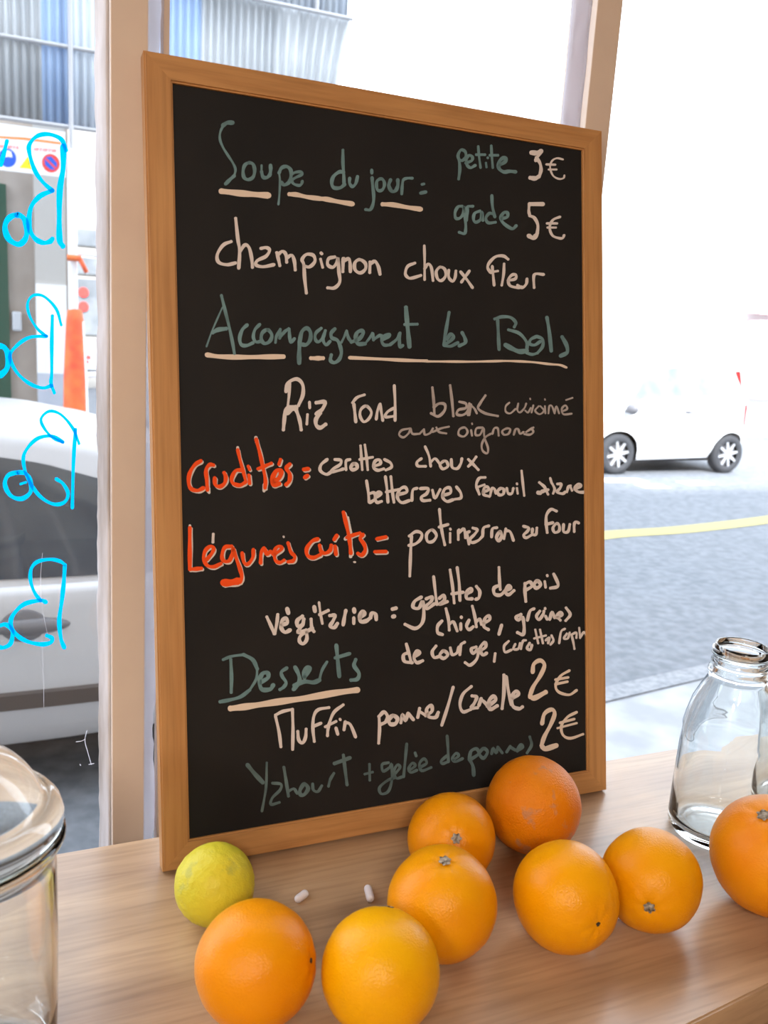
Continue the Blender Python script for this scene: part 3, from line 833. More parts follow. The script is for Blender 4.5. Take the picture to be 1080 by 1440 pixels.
O_Y = ((0.95, 0.40, 0.004), (0.90, 0.30, 0.004))
O_D = ((0.88, 0.27, 0.006), (0.80, 0.20, 0.006))
G = 'oranges on the counter'
fruit('lemon', 'small greenish yellow lemon at the left foot of the blackboard', 'lemon', 302, 1243, 57, 56,
      peel('lemon_peel', (0.84, 0.71, 0.35), (0.72, 0.68, 0.40), 22, 0.42, 0.25, spots=(0.50, 0.46, 0.06)), (350, 1268), 'scar', seed=1, lem=True)
fruit('orange', 'large orange at bottom left in front of the lemon, dark scar on its right', 'orange', 360, 1355, 86, 86,
      peel('orange_peel_front', (0.93, 0.34, 0.004), (0.90, 0.27, 0.004)), (441, 1349), 'scar', seed=2, group=G)
fruit('orange', 'large yellowish orange in the front row at the bottom centre', 'orange', 535, 1364, 85.5, 84,
      peel('orange_peel_yellow', (0.96, 0.47, 0.004), (0.94, 0.37, 0.004)), None, 'calyx', seed=3, group=G)
fruit('orange', 'orange with stem button on top, behind the front row and before a smaller one', 'orange', 622, 1270, 76.5, 80,
      peel('orange_peel_mid', (0.92, 0.38, 0.004), (0.90, 0.28, 0.004)), (625, 1211), 'calyx', seed=4, group=G)
fruit('orange', 'small orange half hidden at the blackboard frame, stem button facing forward', 'orange', 635, 1178, 63, 62,
      peel('orange_peel_small', (0.92, 0.35, 0.004), (0.90, 0.27, 0.004)), (641, 1178), 'calyx', seed=5, group=G)
fruit('orange', 'deep coloured blemished orange standing against the blackboard over the lower frame', 'orange', 750, 1132, 66, 69,
      peel('orange_peel_deep', *O_D, 18, 0.42, 0.5, spots=(0.55, 0.22, 0.08)), None, 'calyx', seed=6, group=G)
fruit('orange', 'shiny oval orange with tiny dark dot low on its right side', 'orange', 795, 1261, 73, 78,
      peel('orange_peel_shiny', *O_Y, 18, 0.3), (843, 1302), 'scar', squash=0.975, seed=7, group=G)
fruit('orange', 'orange with grey stem button low on its front, right of the oval orange', 'orange', 915, 1237, 69, 72,
      peel('orange_peel_right', (0.92, 0.38, 0.004), (0.88, 0.30, 0.006)), (914, 1277), 'calyx', seed=8, group=G)
fruit('grapefruit', 'large orange grapefruit cut by the right edge of the photo, before the glass bottle', 'grapefruit', 1085, 1203, 83, 85,
      peel('grapefruit_peel', (0.92, 0.38, 0.02), (0.86, 0.22, 0.06), 10, 0.38), (1073, 1146), 'calyx', seed=9)

# ================================================================== TWO PILLS
M_PILL = mat('white_coating', (0.80, 0.76, 0.80), 0.3)
for k, (a, b, lab) in enumerate((((416, 1267), (432, 1255), 'white oblong pill on the counter beside the lemon'),
                                 ((516.5, 1247), (521.5, 1267), 'white oblong pill on the counter left of the stemmed orange'))):
    A, B = on_z(*a, 0.003), on_z(*b, 0.003)
    L = (B-A).length
    mid = (A+B)/2
    bm = bmesh.new()
    R = 0.0034
    prof = [(R*math.sin(i*math.pi/16), -L/2+R-R*math.cos(i*math.pi/16)) for i in range(9)]
    prof += [(R*math.cos(i*math.pi/16), L/2-R+R*math.sin(i*math.pi/16)) for i in range(9)]
    prof[0] = (0, -L/2)
    prof[-1] = (0, L/2)
    lathe(bm, prof, 24)
    o = obj('pill', bm, M_PILL, None, True)
    o.location = (mid.x, mid.y, R)
    o.rotation_euler = (B-A).to_track_quat('Z', 'Y').to_euler()
    tag(o, lab, 'pill', 'white pills on the counter')


# ================================================================== GLASS BOTTLES
def bottle(label, loc, s=1.0, rot=0.0):
    t = thing('glass_bottle', label, 'bottle', loc, (0, 0, rot), 'empty glass bottles on the counter')
    H, R = 0.196*s, 0.0465*s
    ow = lambda t_, z: 1+0.022*math.cos(8*t_)*math.exp(-((z/s-0.132)/0.018)**2)+0.006*math.exp(-((z/s-0.07)/0.05)**4)*math.cos(8*t_)
    outer = [(0, 0.003), (0.030, 0.0022), (0.038, 0.0), (0.0435, 0.002), (0.0462, 0.007), (R/s, 0.016), (0.0458, 0.05), (0.0448, 0.09),
             (0.0438, 0.104), (0.0442, 0.110), (0.0420, 0.121), (0.0378, 0.138), (0.0322, 0.152), (0.0278, 0.161), (0.0262, 0.1655),
             (0.0278, 0.167), (0.0288, 0.1695), (0.0278, 0.172), (0.0258, 0.1735), (0.0256, 0.176), (0.0268, 0.1775), (0.0268, 0.1795), (0.0254, 0.181),
             (0.0254, 0.184), (0.0265, 0.1855), (0.0265, 0.1872), (0.0252, 0.189), (0.0252, 0.194), (0.0245, 0.196)]
    inner = [(0.0228, 0.1955), (0.0225, 0.17), (0.0240, 0.160), (0.0290, 0.149), (0.0345, 0.136), (0.0388, 0.120), (0.0408, 0.108), (0.0415, 0.09),
             (0.0425, 0.05), (0.0430, 0.018), (0.0400, 0.010), (0.030, 0.0085), (0, 0.010)]
    bm = lathe(bmesh.new(), [(r*s, z*s) for r, z in outer+inner], 96, ow)
    obj('bottle_body', bm, M_GLASS, t, True)
    # thread on the neck
    bm = bmesh.new()
    rows = []
    for k in range(73):
        a = 2*math.pi*k/48
        z = (0.1845+0.0065*k/72)*s
        row = []
        for j in range(6):
            u = 2*math.pi*j/6
            rr = (0.0262+0.0012*math.cos(u))*s
            row.append(bm.verts.new((rr*math.cos(a), rr*math.sin(a), z+0.0011*math.sin(u)*s)))
        rows.append(row)
    for A, B in zip(rows, rows[1:]):
        for j in range(6):
            bm.faces.new((A[j], A[(j+1) % 6], B[(j+1) % 6], B[j]))
    bm.faces.new(rows[0])
    bm.faces.new(rows[-1])
    obj('neck_thread', bm, M_GLASS, t, True)
    return t


bp = on_z(1005, 1168, 0)
bottle('clear empty glass bottle with threaded neck behind the right orange', (bp.x, bp.y, 0.0002))
b2 = bp+Vector((0.118, 0.0, 0))
bottle('second clear glass bottle, almost wholly beyond the right photo edge', (b2.x, b2.y, 0.0002), 1.0, 0.7)

# ================================================================== GLASS JAR WITH LID
jz = 0.168
jl = (-0.1525, -0.1715)
jar = thing('glass_jar', 'large clear glass jar with domed lid at the left photo edge', 'jar', (*jl, 0.0002))
R = 0.0605
outer = [(0, 0.004), (0.040, 0.002), (0.050, 0.0), (0.0545, 0.004), (0.0565, 0.012), (0.0575, 0.05), (0.0585, 0.10), (0.0585, 0.145), (0.0575, 0.156),
         (0.0595, 0.160), (0.0625, 0.163), (0.0640, 0.166), (0.0630, 0.169), (0.0600, 0.170)]
inner = [(0.0560, 0.168), (0.0545, 0.160), (0.0550, 0.145), (0.0550, 0.10), (0.0540, 0.05), (0.0530, 0.014), (0.048, 0.009), (0, 0.009)]
obj('jar_body', lathe(bmesh.new(), outer+inner, 96, lambda a, z: 1+(0.004*math.sin(6*a+z*40) if 0.01 < z < 0.15 else 0)), M_GLASS, jar, True)
dome = lambda R_, a0, zc, n: [(R_*math.cos(a0+(math.pi/2-a0)*i/n) if i < n else 0, zc+R_*math.sin(a0+(math.pi/2-a0)*i/n)) for i in range(n+1)]
lid_o = [(0.0615, 0.1725), (0.0630, 0.1745), (0.0630, 0.178), (0.0615, 0.183), (0.058, 0.187), (0.0545, 0.1885)]+dome(0.0545, 0.31, 0.172, 20)
lid_i = dome(0.0527, 0.30, 0.172, 20)[::-1]+[(0.0545, 0.1866), (0.0572, 0.1852), (0.0598, 0.1818), (0.0612, 0.1775), (0.0610, 0.1728)]
lid = obj('lid', lathe(bmesh.new(), lid_o+lid_i, 96, closed=False), M_GLASS, jar, True, 'domed glass lid')
gk = lathe(bmesh.new(), [(0.0590, 0.1702), (0.0618, 0.1698), (0.0634, 0.1712), (0.0622, 0.1728), (0.0592, 0.1726)], 96, closed=True)
obj('rim_ring', gk, M_GLASSG, jar, True, 'greenish glass rim ring')

# ================================================================== STREET
RZ = -1.38
M_ASPH = noisy('asphalt', (0.13, 0.145, 0.165), (0.195, 0.21, 0.235), 14, rough=0.8, bump=0.6, bscale=60, detail=8)
M_PAVE = noisy('pale_paving', (0.30, 0.31, 0.33), (0.42, 0.43, 0.45), 4, rough=0.8, detail=6)
M_KERB = noisy('kerb_granite', (0.20, 0.21, 0.23), (0.30, 0.31, 0.33), 30, rough=0.8)
K1, K2 = on_z(865, 972, RZ+0.02), on_z(960, 950, RZ+0.02)
ks = (K2.y-K1.y)/(K2.x-K1.x)
ky = lambda x: K1.y+ks*(x-K1.x)
# the roadway, the pavement in front of the shop and its kerb
road = struct(obj('road', prism(bmesh.new(), [(-16, 0.33), (1.0, 0.33), (1.0, ky(1.0)), (26, ky(26)), (26, 45), (-16, 45)], 'z', RZ-0.2, RZ), M_ASPH))
struct(obj('sidewalk', prism(bmesh.new(), [(1.0, 0.33), (26, 0.33), (26, ky(26)-0.14), (1.0, ky(1.0)-0.14), (1.0, 0.33)], 'z', RZ-0.2, RZ+0.05), M_PAVE))
struct(obj('kerb', prism(bmesh.new(), [(1.0, ky(1.0)-0.14), (26, ky(26)-0.14), (26, ky(26)), (1.0, ky(1.0))], 'z', RZ-0.2, RZ+0.06), M_KERB))


def marking(pts, w, material, label):
    """Painted stripe lying on the road through world points."""
    bm = bmesh.new()
    P = smooth_line([(p.x, p.y) for p in pts])
    prev = None
    for i in range(len(P)):
        a, b = Vector(P[max(i-1, 0)]), Vector(P[min(i+1, len(P)-1)])
        t = (b-a).normalized()
        n = Vector((-t.y, t.x))*w/2
        c = Vector(P[i])
        cur = (bm.verts.new((*(c+n), RZ+0.004)), bm.verts.new((*(c-n), RZ+0.004)))
        if prev:
            bm.faces.new((prev[0], cur[0], cur[1], prev[1]))
        prev = cur
    return obj('lane_marking', bm, material, road, label=label)


M_YEL = mat('yellow_road_paint', (0.42, 0.36, 0.13), 0.7)
M_WPT = mat('white_road_paint', (0.8, 0.8, 0.8), 0.7)
marking([on_z(780, 764, RZ), on_z(858, 752, RZ), on_z(960, 745, RZ), on_z(1080, 731, RZ), on_z(1180, 715, RZ)], 0.26, M_YEL, 'yellow painted road line')
for a, b in (((845, 676), (905, 676)), ((900, 684), (935, 684)), ((960, 680), (995, 679))):
    marking([on_z(*a, RZ), on_z((a[0]+b[0])/2, (a[1]+b[1])/2, RZ), on_z(*b, RZ)], 0.28, M_WPT, 'white painted road dash')

# ------------------------------------------------------------------ cars
M_CARW = mat('white_car_paint', (0.80, 0.81, 0.83), 0.25, 0, 0.5, 0.6)
M_CARW_SHADE = mat('shaded_white_car_paint', (0.52, 0.52, 0.54), 0.3, 0, 0.5, 0.4)  # white paint darkened so the near car's side reads as shaded
M_DARKG = noisy('tinted_car_glass', (0.035, 0.045, 0.06), (0.07, 0.08, 0.09), 3, rough=0.06, spec=0.8)
M_SKYG = noisy('sky_reflection_car_glass', (0.16, 0.26, 0.31), (0.30, 0.42, 0.48), 3, rough=0.15)  # pale blue base colour stands in for bright sky reflected in the glass
M_TYRE = mat('tyre_rubber', (0.045, 0.048, 0.055), 0.8)
M_ALLOY = mat('alloy', (0.75, 0.76, 0.78), 0.3, 0.6)
M_GREYP = mat('grey_plastic', (0.16, 0.16, 0.175), 0.5)
M_MOUL = mat('dark_rubber_strip', (0.085, 0.07, 0.065), 0.6)
M_UNDER = mat('black_underbody', (0.02, 0.02, 0.022), 0.8)
M_TAIL = mat('red_lamp_glass', (0.75, 0.03, 0.03), 0.2)
M_HEAD = mat('clear_lamp_glass', (0.8, 0.82, 0.85), 0.1)


def make_car(label, group, stations, green, wheels, wr, hw, windows, moulding, handles, tail, head, glass, mirrors, paint):
    """stations: (x, z_low, z_belt, half width); green: (x, z_top, half width at top); side towards -y is the near side. z from the ground."""
    t = thing('car', label, 'car', group=group)

    def belt(x):
        for (x0, *a), (x1, *b) in zip(stations, stations[1:]):
            if x0 <= x <= x1:
                u = (x-x0)/(x1-x0)
                return [p+(q-p)*u for p, q in zip(a, b)]
        return list(stations[0][1:] if x < stations[0][0] else stations[-1][1:])

    def gtop(x):
        for (x0, *a), (x1, *b) in zip(green, green[1:]):
            if x0 <= x <= x1:
                u = (x-x0)/(x1-x0)
                return [p+(q-p)*u for p, q in zip(a, b)]
        return list(green[0][1:] if x < green[0][0] else green[-1][1:])
    # lower body
    bm = bmesh.new()
    rows = []
    N = 90
    xs = [stations[0][0]+(stations[-1][0]-stations[0][0])*i/N for i in range(N+1)]

    def side_y(x, z):
        lo, be, w = belt(x)
        u = (z-lo)/(be-lo)
        return w*(0.90+0.10*min(1, u*3)**0.6-0.035*max(0, u-0.45)**1.5*2)
    for x in xs:
        lo, be, w = belt(x)
        arch = 0
        for wx in wheels:
            dd = wr*1.16
            if abs(x-wx) < dd:
                arch = max(arch, math.sqrt(dd*dd-(x-wx)**2)+wr)
        zs = [lo+(be-lo)*u for u in (0, 0.06, 0.15, 0.3, 0.45, 0.6, 0.75, 0.88, 0.96)]
        zs = [max(z, min(arch, be-0.12)) for z in zs]
        half = [(side_y(x, z), z) for z in zs]+[(side_y(x, be)*0.97, be), (w*0.6, be+0.018), (0, be+0.025)]
        row = [bm.verts.new((x, -a, z)) for a, z in half]+[bm.verts.new((x, a, z)) for a, z in half[:-1][::-1]]
        rows.append(row)
    for A, B in zip(rows, rows[1:]):
        for i in range(len(A)-1):
            bm.faces.new((A[i], A[i+1], B[i+1], B[i]))
    bm.faces.new(rows[0])
    bm.faces.new(rows[-1][::-1])
    obj('body', bm, paint, t, True)
    obj('underbody', bbox(stations[0][0]+.12, stations[-1][0]-.12, -hw*.84, hw*.84, stations[len(stations)//2][1]-.02, stations[len(stations)//2][1]+.22), M_UNDER, t)
    # greenhouse and roof
    bm = bmesh.new()
    rows = []
    gx = [green[0][0]+(green[-1][0]-green[0][0])*i/60 for i in range(61)]
    for x in gx:
        zt, wt = gtop(x)
        lo, be, w = belt(x)
        zb = be-0.02
        wb = side_y(x, be)*0.965
        zt = max(zt, zb+0.012)
        h = zt-zb
        half = [(wb, zb), (wb+(wt-wb)*0.5, zb+h*0.45), (wt, zb+h*0.86), (wt*0.94, zb+h*0.95), (wt*0.75, zb+h*0.995), (0, zt+0.018)]
        rows.append([bm.verts.new((x, -a, z)) for a, z in half]+[bm.verts.new((x, a, z)) for a, z in half[:-1][::-1]])
    for A, B in zip(rows, rows[1:]):
        for i in range(len(A)-1):
            bm.faces.new((A[i], A[i+1], B[i+1], B[i]))
    bm.faces.new(rows[0])
    bm.faces.new(rows[-1][::-1])
    obj('roof', bm, paint, t, True)

    def gside(x, u):
        zt, wt = gtop(x)
        lo, be, w = belt(x)
        zb, wb = be-0.02, side_y(x, be)*0.965
        return (wb+(wt-wb)*min(1, u/0.86), zb+(zt-zb)*u)
    for pts in windows:                        # lists of (x, lower u, upper u)
        for sgn in (-1, 1):
            bm = bmesh.new()
            L = []
            for (x0, a0, c0), (x1, a1, c1) in zip(pts, pts[1:]):
                for k in range(8):
                    u = k/8
                    L.append((x0+(x1-x0)*u, a0+(a1-a0)*u, c0+(c1-c0)*u))
            L.append(pts[-1])
            prev = None
            for x, a, c in L:
                cur = []
                for k in range(6):
                    yy, zz = gside(x, a+(c-a)*k/5)
                    cur.append(bm.verts.new((x, sgn*(yy+0.006), zz)))
                if prev:
                    for k in range(5):
                        bm.faces.new((prev[k], cur[k], cur[k+1], prev[k+1]))
                prev = cur
            obj('side_window', bm, glass, t, True)
    for z0, z1, x0, x1 in moulding:
        for sgn in (-1, 1):
            bm = bmesh.new()
            prev = None
            for k in range(31):
                x = x0+(x1-x0)*k/30
                ys = [side_y(x, z0)-0.004, side_y(x, z0)+0.014, side_y(x, z1)+0.014, side_y(x, z1)-0.004]
                cur = [bm.verts.new((x, sgn*yy, zz)) for yy, zz in zip(ys, (z0, z0+.008, z1-.008, z1))]
                if prev:
                    for i in range(3):
                        bm.faces.new((prev[i], cur[i], cur[i+1], prev[i+1]))
                prev = cur
            obj('side_moulding', bm, M_MOUL, t, label='dark side moulding')
    for hx, hz, hl, hh in handles:
        for sgn in (-1, 1):
            bm = bmesh.new()
            for ox, lx, lz, ly in ((-0.02, hl*0.36, hh*0.52, 0.012), (0.0, hl*0.62, hh*0.26, 0.03)):      # round cup, then the grip across it
                vs = bmesh.ops.create_uvsphere(bm, u_segments=28, v_segments=14, radius=1)['verts']
                for v in vs:
                    x, y, z = v.co
                    v.co = (hx+ox+x*lx, sgn*(side_y(hx, hz)-0.002)+y*ly, hz+z*lz)
            obj('door_handle', bm, M_GREYP, t, True, 'dark grey door handle')
    for x, y, z in mirrors:
        for sgn in (-1, 1):
            bm = bmesh.new()
            bmesh.ops.create_uvsphere(bm, u_segments=16, v_segments=10, radius=1)
            for v in bm.verts:
                v.co = (x+v.co.x*.07, sgn*(y+.08)+v.co.y*.11, z+v.co.z*.075)
            tube(bm, (x, sgn*(y-.08), z-.05), (x, sgn*(y+.05), z), .025, 8)
            obj('wing_mirror', bm, M_GREYP, t, True)
    for wx in wheels:
        for sgn in (-1, 1):
            y0 = sgn*(hw-0.02)
            y1 = sgn*(hw-0.20)
            bm = bmesh.new()
            prof = [(wr*.62, y0-sgn*.02), (wr*.70, y0), (wr*.92, y0-sgn*.004), (wr, y0-sgn*.03), (wr, y1+sgn*.03), (wr*.92, y1), (wr*.62, y1)]
            lathe(bm, prof, 48)
            for v in bm.verts:
                x, y, z = v.co
                v.co = (wx+x, z, wr+y)
            w_ = obj('wheel', bm, M_TYRE, t, True)
            bm = bmesh.new()
            yf = y0-sgn*.015
            for k in range(8):
                a = 2*math.pi*k/8+0.2
                d = Vector((math.cos(a), 0, math.sin(a)))
                n = Vector((-math.sin(a), 0, math.cos(a)))
                c = Vector((wx, yf, wr))
                p0, p1 = c+d*wr*.08, c+d*wr*.64
                vs = [p0-n*wr*.075, p1-n*wr*.055, p1+n*wr*.055, p0+n*wr*.075]
                A = [bm.verts.new(v) for v in vs]
                B = [bm.verts.new(v-Vector((0, sgn*.02, 0))) for v in vs]
                bm.faces.new(A)
                bm.faces.new(B[::-1])
                for i in range(4):
                    bm.faces.new((A[i], A[(i+1) % 4], B[(i+1) % 4], B[i]))
            tube(bm, (wx, yf-sgn*.03, wr), (wx, yf+sgn*.006, wr), wr*.17, 24)
            obj('rim', bm, M_ALLOY, w_, label='silver spoked alloy rim')
            obj('brake_disc', tube(bmesh.new(), (wx, yf-sgn*.08, wr), (wx, yf-sgn*.05, wr), wr*.6, 32), M_GREYP, w_)
    for pts in tail:
        for sgn in (-1, 1):
            bm = bmesh.new()
            fr, bk = [], []
            for x, y, z in pts:
                fr.append(bm.verts.new((x, sgn*y, z)))
                bk.append(bm.verts.new((x-0.05, sgn*(y-0.05), z)))
            n = len(pts)
            bm.faces.new(fr)
            bm.faces.new(bk[::-1])
            for i in range(n):
                bm.faces.new((fr[i], fr[(i+1) % n], bk[(i+1) % n], bk[i]))
            obj('tail_light', bm, M_TAIL, t, label='red tail light')
    for x, y, z, rr in head:
        for sgn in (-1, 1):
            bm = bmesh.new()
            bmesh.ops.create_uvsphere(bm, u_segments=16, v_segments=8, radius=rr)
            for v in bm.verts:
                v.co = (x+v.co.x*0.5, sgn*y+v.co.y*1.2, z+v.co.z*0.8)
            obj('headlight', bm, M_HEAD, t, True)
    return t


# hatchback parked just outside the left pane, nose to the left
carL = make_car('white hatchback parked close outside, seen through the left pane behind blue lettering', 'cars in the street',
    [(-2.95, .32, .55, .60), (-2.8, .22, .62, .74), (-2.3, .2, .76, .82), (-1.8, .2, .82, .85), (-1.3, .2, .83, .86), (0.1, .21, .84, .86), (1.1, .24, .86, .84), (1.42, .28, .86, .76), (1.52, .40, .80, .66)],
    [(-2.0, .86, .60), (-1.35, 1.33, .58), (-0.85, 1.42, .60), (-0.3, 1.425, .60), (0.0, 1.40, .60), (0.25, 1.355, .595), (0.7, 1.24, .57), (1.15, 1.08, .58), (1.45, .88, .62)],
    [-2.2, 0.96], 0.29, 0.86,
    [[(-1.72, .08, .2), (-1.25, .08, .74), (-0.75, .08, .80)], [(-0.69, .08, .80), (-0.15, .08, .80), (0.06, .08, .77), (0.30, .08, .70), (0.62, .10, .3)]],
    [(.375, .455, -1.75, 0.55)], [(-0.03, .700, .23, .125)],
    [[(1.49, .60, .66), (1.46, .72, .66), (1.44, .72, .85), (1.48, .60, .85)]], [(-2.80, .58, .58, .13)], M_DARKG, [(-1.6, .86, .92)], M_CARW_SHADE)
carL.location = (0, 3.47, RZ)
# compact car across the street, nose to the left
wl, wr_ = on_z(868, 668, RZ), on_z(1018, 665, RZ)
wb = wr_.x-wl.x
carR = make_car('compact white car with silver wheels parked across the street, right of the blackboard', 'cars in the street',
    [(-.50, .36, .60, .52), (-.36, .24, .74, .68), (0, .2, .92, .78), (.35, .2, 1.06, .80), (wb*.6, .22, 1.10, .80), (wb+.15, .24, 1.12, .78), (wb+.34, .34, 1.10, .70)],
    [(.0, .98, .66), (.35, 1.40, .60), (.7, 1.60, .62), (1.3, 1.65, .62), (wb, 1.60, .61), (wb+.22, 1.42, .60), (wb+.32, 1.13, .64)],
    [0, wb], 0.285, 0.80,
    [[(.1, .1, .2), (.4, .08, .72), (.62, .08, .8), (1.22, .08, .8)], [(1.30, .08, .8), (1.7, .1, .76), (1.9, .2, .6)]],
    [], [(1.15, .90, .16, .05)],
    [[(wb+.29, .66, .72), (wb+.25, .76, .72), (wb+.25, .76, 1.02), (wb+.29, .66, 1.02)], [(wb+.27, .60, 1.1), (wb+.22, .68, 1.1), (wb+.12, .66, 1.50), (wb+.2, .58, 1.50)]],
    [(-.34, .52, .66, .12)], M_SKYG, [(.06, .80, .93)], M_CARW)
carR.location = (wl.x, wl.y+0.80, RZ)

# ------------------------------------------------------------------ scaffold with corrugated sheeting and its banner
M_GALV = noisy('galvanised_sheet', (0.38, 0.40, 0.42), (0.54, 0.56, 0.58), 3, (1, 1, 0.3), 0.45, metal=0.3)
M_BLUE = noisy('bluish_sheet', (0.28, 0.40, 0.62), (0.42, 0.55, 0.76), 3, (1, 1, 0.3), 0.45, metal=0.1)
M_PALE = noisy('pale_sheet', (0.55, 0.62, 0.72), (0.68, 0.74, 0.80), 3, (1, 1, 0.3), 0.45, metal=0.1)
M_TUBE = mat('scaffold_tube', (0.50, 0.50, 0.52), 0.4, 0.5)
M_TUBEW = mat('white_scaffold_tube', (0.82, 0.82, 0.84), 0.5)
M_FOAM = noisy('orange_foam', (0.78, 0.10, 0.05), (0.85, 0.20, 0.06), 6, rough=0.7)
M_FOAMW = mat('white_foam', (0.85, 0.83, 0.82), 0.7)
SY = 9.0
sc = thing('scaffold', 'street scaffold clad with corrugated metal sheets, top left outside', 'scaffold', (0, SY, RZ))


def sheet(x0, x1, z0, z1, y, material, slant=0.0, label=None):
    bm = bmesh.new()
    n = int((x1-x0)/0.0095)
    rows = []
    for i in range(n+1):
        x = x0+(x1-x0)*i/n
        yy = y+0.016*math.sin(2*math.pi*x/0.076)
        ex = slant*i/n
        rows.append([bm.verts.new(c) for c in ((x, yy, z0), (x+ex, yy, z1), (x+ex, yy+0.0012, z1), (x, yy+0.0012, z0))])
    for A, B in zip(rows, rows[1:]):
        for k in range(4):
            bm.faces.new((A[k], A[(k+1) % 4], B[(k+1) % 4], B[k]))
    bm.faces.new(rows[0])
    bm.faces.new(rows[-1][::-1])
    obj('corrugated_sheet', bm, material, sc, True, label)


g = -RZ
for x0, x1, mt, lb in ((-1.5, -.45, M_GALV, None), (-.45, .36, M_GALV, None), (.36, .62, M_BLUE, 'bluish corrugated sheet'), (.63, 1.0, M_PALE, 'pale corrugated sheet'),
                       (1.0, 1.45, M_GALV, None), (1.45, 1.86, M_BLUE, 'bluish corrugated sheet')):
    sheet(x0, x1, 2.14+g, 3.62+g, -0.03, mt, 0, lb)
sheet(1.86, 2.6, 2.14+g, 3.62+g, -0.03, M_GALV)
sheet(2.6, 3.20, 2.14+g, 3.62+g, -0.03, M_GALV, 0.24)
for x0, x1, mt in ((-1.5, -.2, M_PALE), (-.2, 1.4, M_PALE), (1.4, 3.46, M_PALE)):
    sheet(x0, x1, 3.64+g, 5.2+g, 0.12, mt)
for x in (-1.4, 3.1):
    obj('pole', tube(bmesh.new(), (x, 0.09, 0.02), (x, 0.09, 5.3+g), 0.0242), M_TUBE, sc)
obj('pole', tube(bmesh.new(), (0.615, -0.09, 0.02), (0.615, -0.09, 1.95+g), 0.045), M_TUBEW, sc, label='white painted lower pole')
obj('pole', tube(bmesh.new(), (0.615, -0.09, 1.95+g), (0.615, -0.09, 5.3+g), 0.0242), M_TUBE, sc)
for z, y in ((2.15, -0.075), (2.86, -0.075), (3.61, -0.075), (3.61, 0.09), (5.1, 0.09)):
    obj('ledger', tube(bmesh.new(), (-1.5, y, z+g), (3.45, y, z+g), 0.021), M_TUBE, sc)
for x in (-1.4, 0.615, 3.1):
    obj('base_plate', bbox(x-.07, x+.07, -.16 if x == .615 else 0.02, -.02 if x == .615 else .16, 0.0, 0.012), M_TUBE, sc)
# orange and white protective sleeve round the foot of the pole
bm = lathe(bmesh.new(), [(0.046, .001), (0.12, 0.0), (0.125, .6), (0.115, 1.1), (0.085, 1.68), (0.07, 1.78), (0.046, 1.8)], 32)
fo = obj('foam_sleeve', bm, M_FOAM, sc, True, 'orange protective sleeve')
fo.location = (0.63, -0.09, 0.02)
bm = bmesh.new()
for k in range(9):
    for j in range(20):
        pass
A0, A1 = -0.35, 0.55
rows = []
for i in range(9):
    a = A0+(A1-A0)*i/8 - 0.35
    rows.append([bm.verts.new((rr*math.cos(a), rr*math.sin(a), z)) for rr, z in ((0.1215, 0.02), (0.1265, .6), (0.1165, 1.1), (0.087, 1.68))])
for A, B in zip(rows, rows[1:]):
    for k in range(3):
        bm.faces.new((A[k], B[k], B[k+1], A[k+1]))
st = obj('reflective_stripe', bm, M_FOAMW, fo, True, 'white stripe on the sleeve')
cl = bmesh.new()
tube(cl, (0.56, -0.15, 0.93+g), (0.69, -0.15, 0.93+g), 0.03, 10)
tube(cl, (0.67, -0.15, 0.94+g), (0.74, -0.16, 0.80+g), 0.022, 10)
obj('clamp', cl, M_FOAM, sc, True, 'orange clamp on the pole')
obj('cross_tube', tube(bmesh.new(), (0.62, -0.09, 0.70+g-0.92), (1.25, 0.4, 0.70+g-0.92), 0.03), M_TUBEW, sc)
obj('cross_tube', tube(bmesh.new(), (0.62, -0.09, 0.99+g), (1.25, 0.4, 0.99+g), 0.025), M_TUBEW, sc)

M_BANN = mat('white_tarpaulin', (0.84, 0.84, 0.86), 0.6)
M_RED = mat('red_print', (0.78, 0.06, 0.05), 0.6)
M_ORP = mat('orange_print', (0.85, 0.28, 0.08), 0.6)
M_BLU = mat('blue_print', (0.01, 0.10, 0.62), 0.6)
M_YLP = mat('yellow_print', (0.90, 0.80, 0.02), 0.6)
M_BLK = mat('black_print', (0.03, 0.03, 0.03), 0.6)
BY = SY-0.125
bn = thing('safety_banner', 'white building site banner with round blue and yellow triangular signs on the scaffold', 'banner', (0, BY, 0))
bz0, bz1 = on_y(95, 250, BY).z, on_y(95, 186, BY).z
bx1 = on_y(92, 210, BY).x
obj('sheet', bbox(-1.4, bx1, 0, 0.004, bz0, bz1), M_BANN, bn)


def decal(name, pts, material, lift=0.001, label=None, parent=None):
    """Printed patch on the banner: outline in photo coordinates, carried onto the banner plane."""
    bm = bmesh.new()
    bm.faces.new([bm.verts.new(p-Vector((0, BY, 0))) for p in (on_y(x, y, BY-lift) for x, y in pts)])
    return obj(name, bm, material, parent or bn, label=label)


def disc(cx, cy, r, n=28):
    return [(cx+r*math.cos(2*math.pi*k/n), cy+r*1.04*math.sin(2*math.pi*k/n)+0.10*r*math.cos(2*math.pi*k/n)) for k in range(n)]


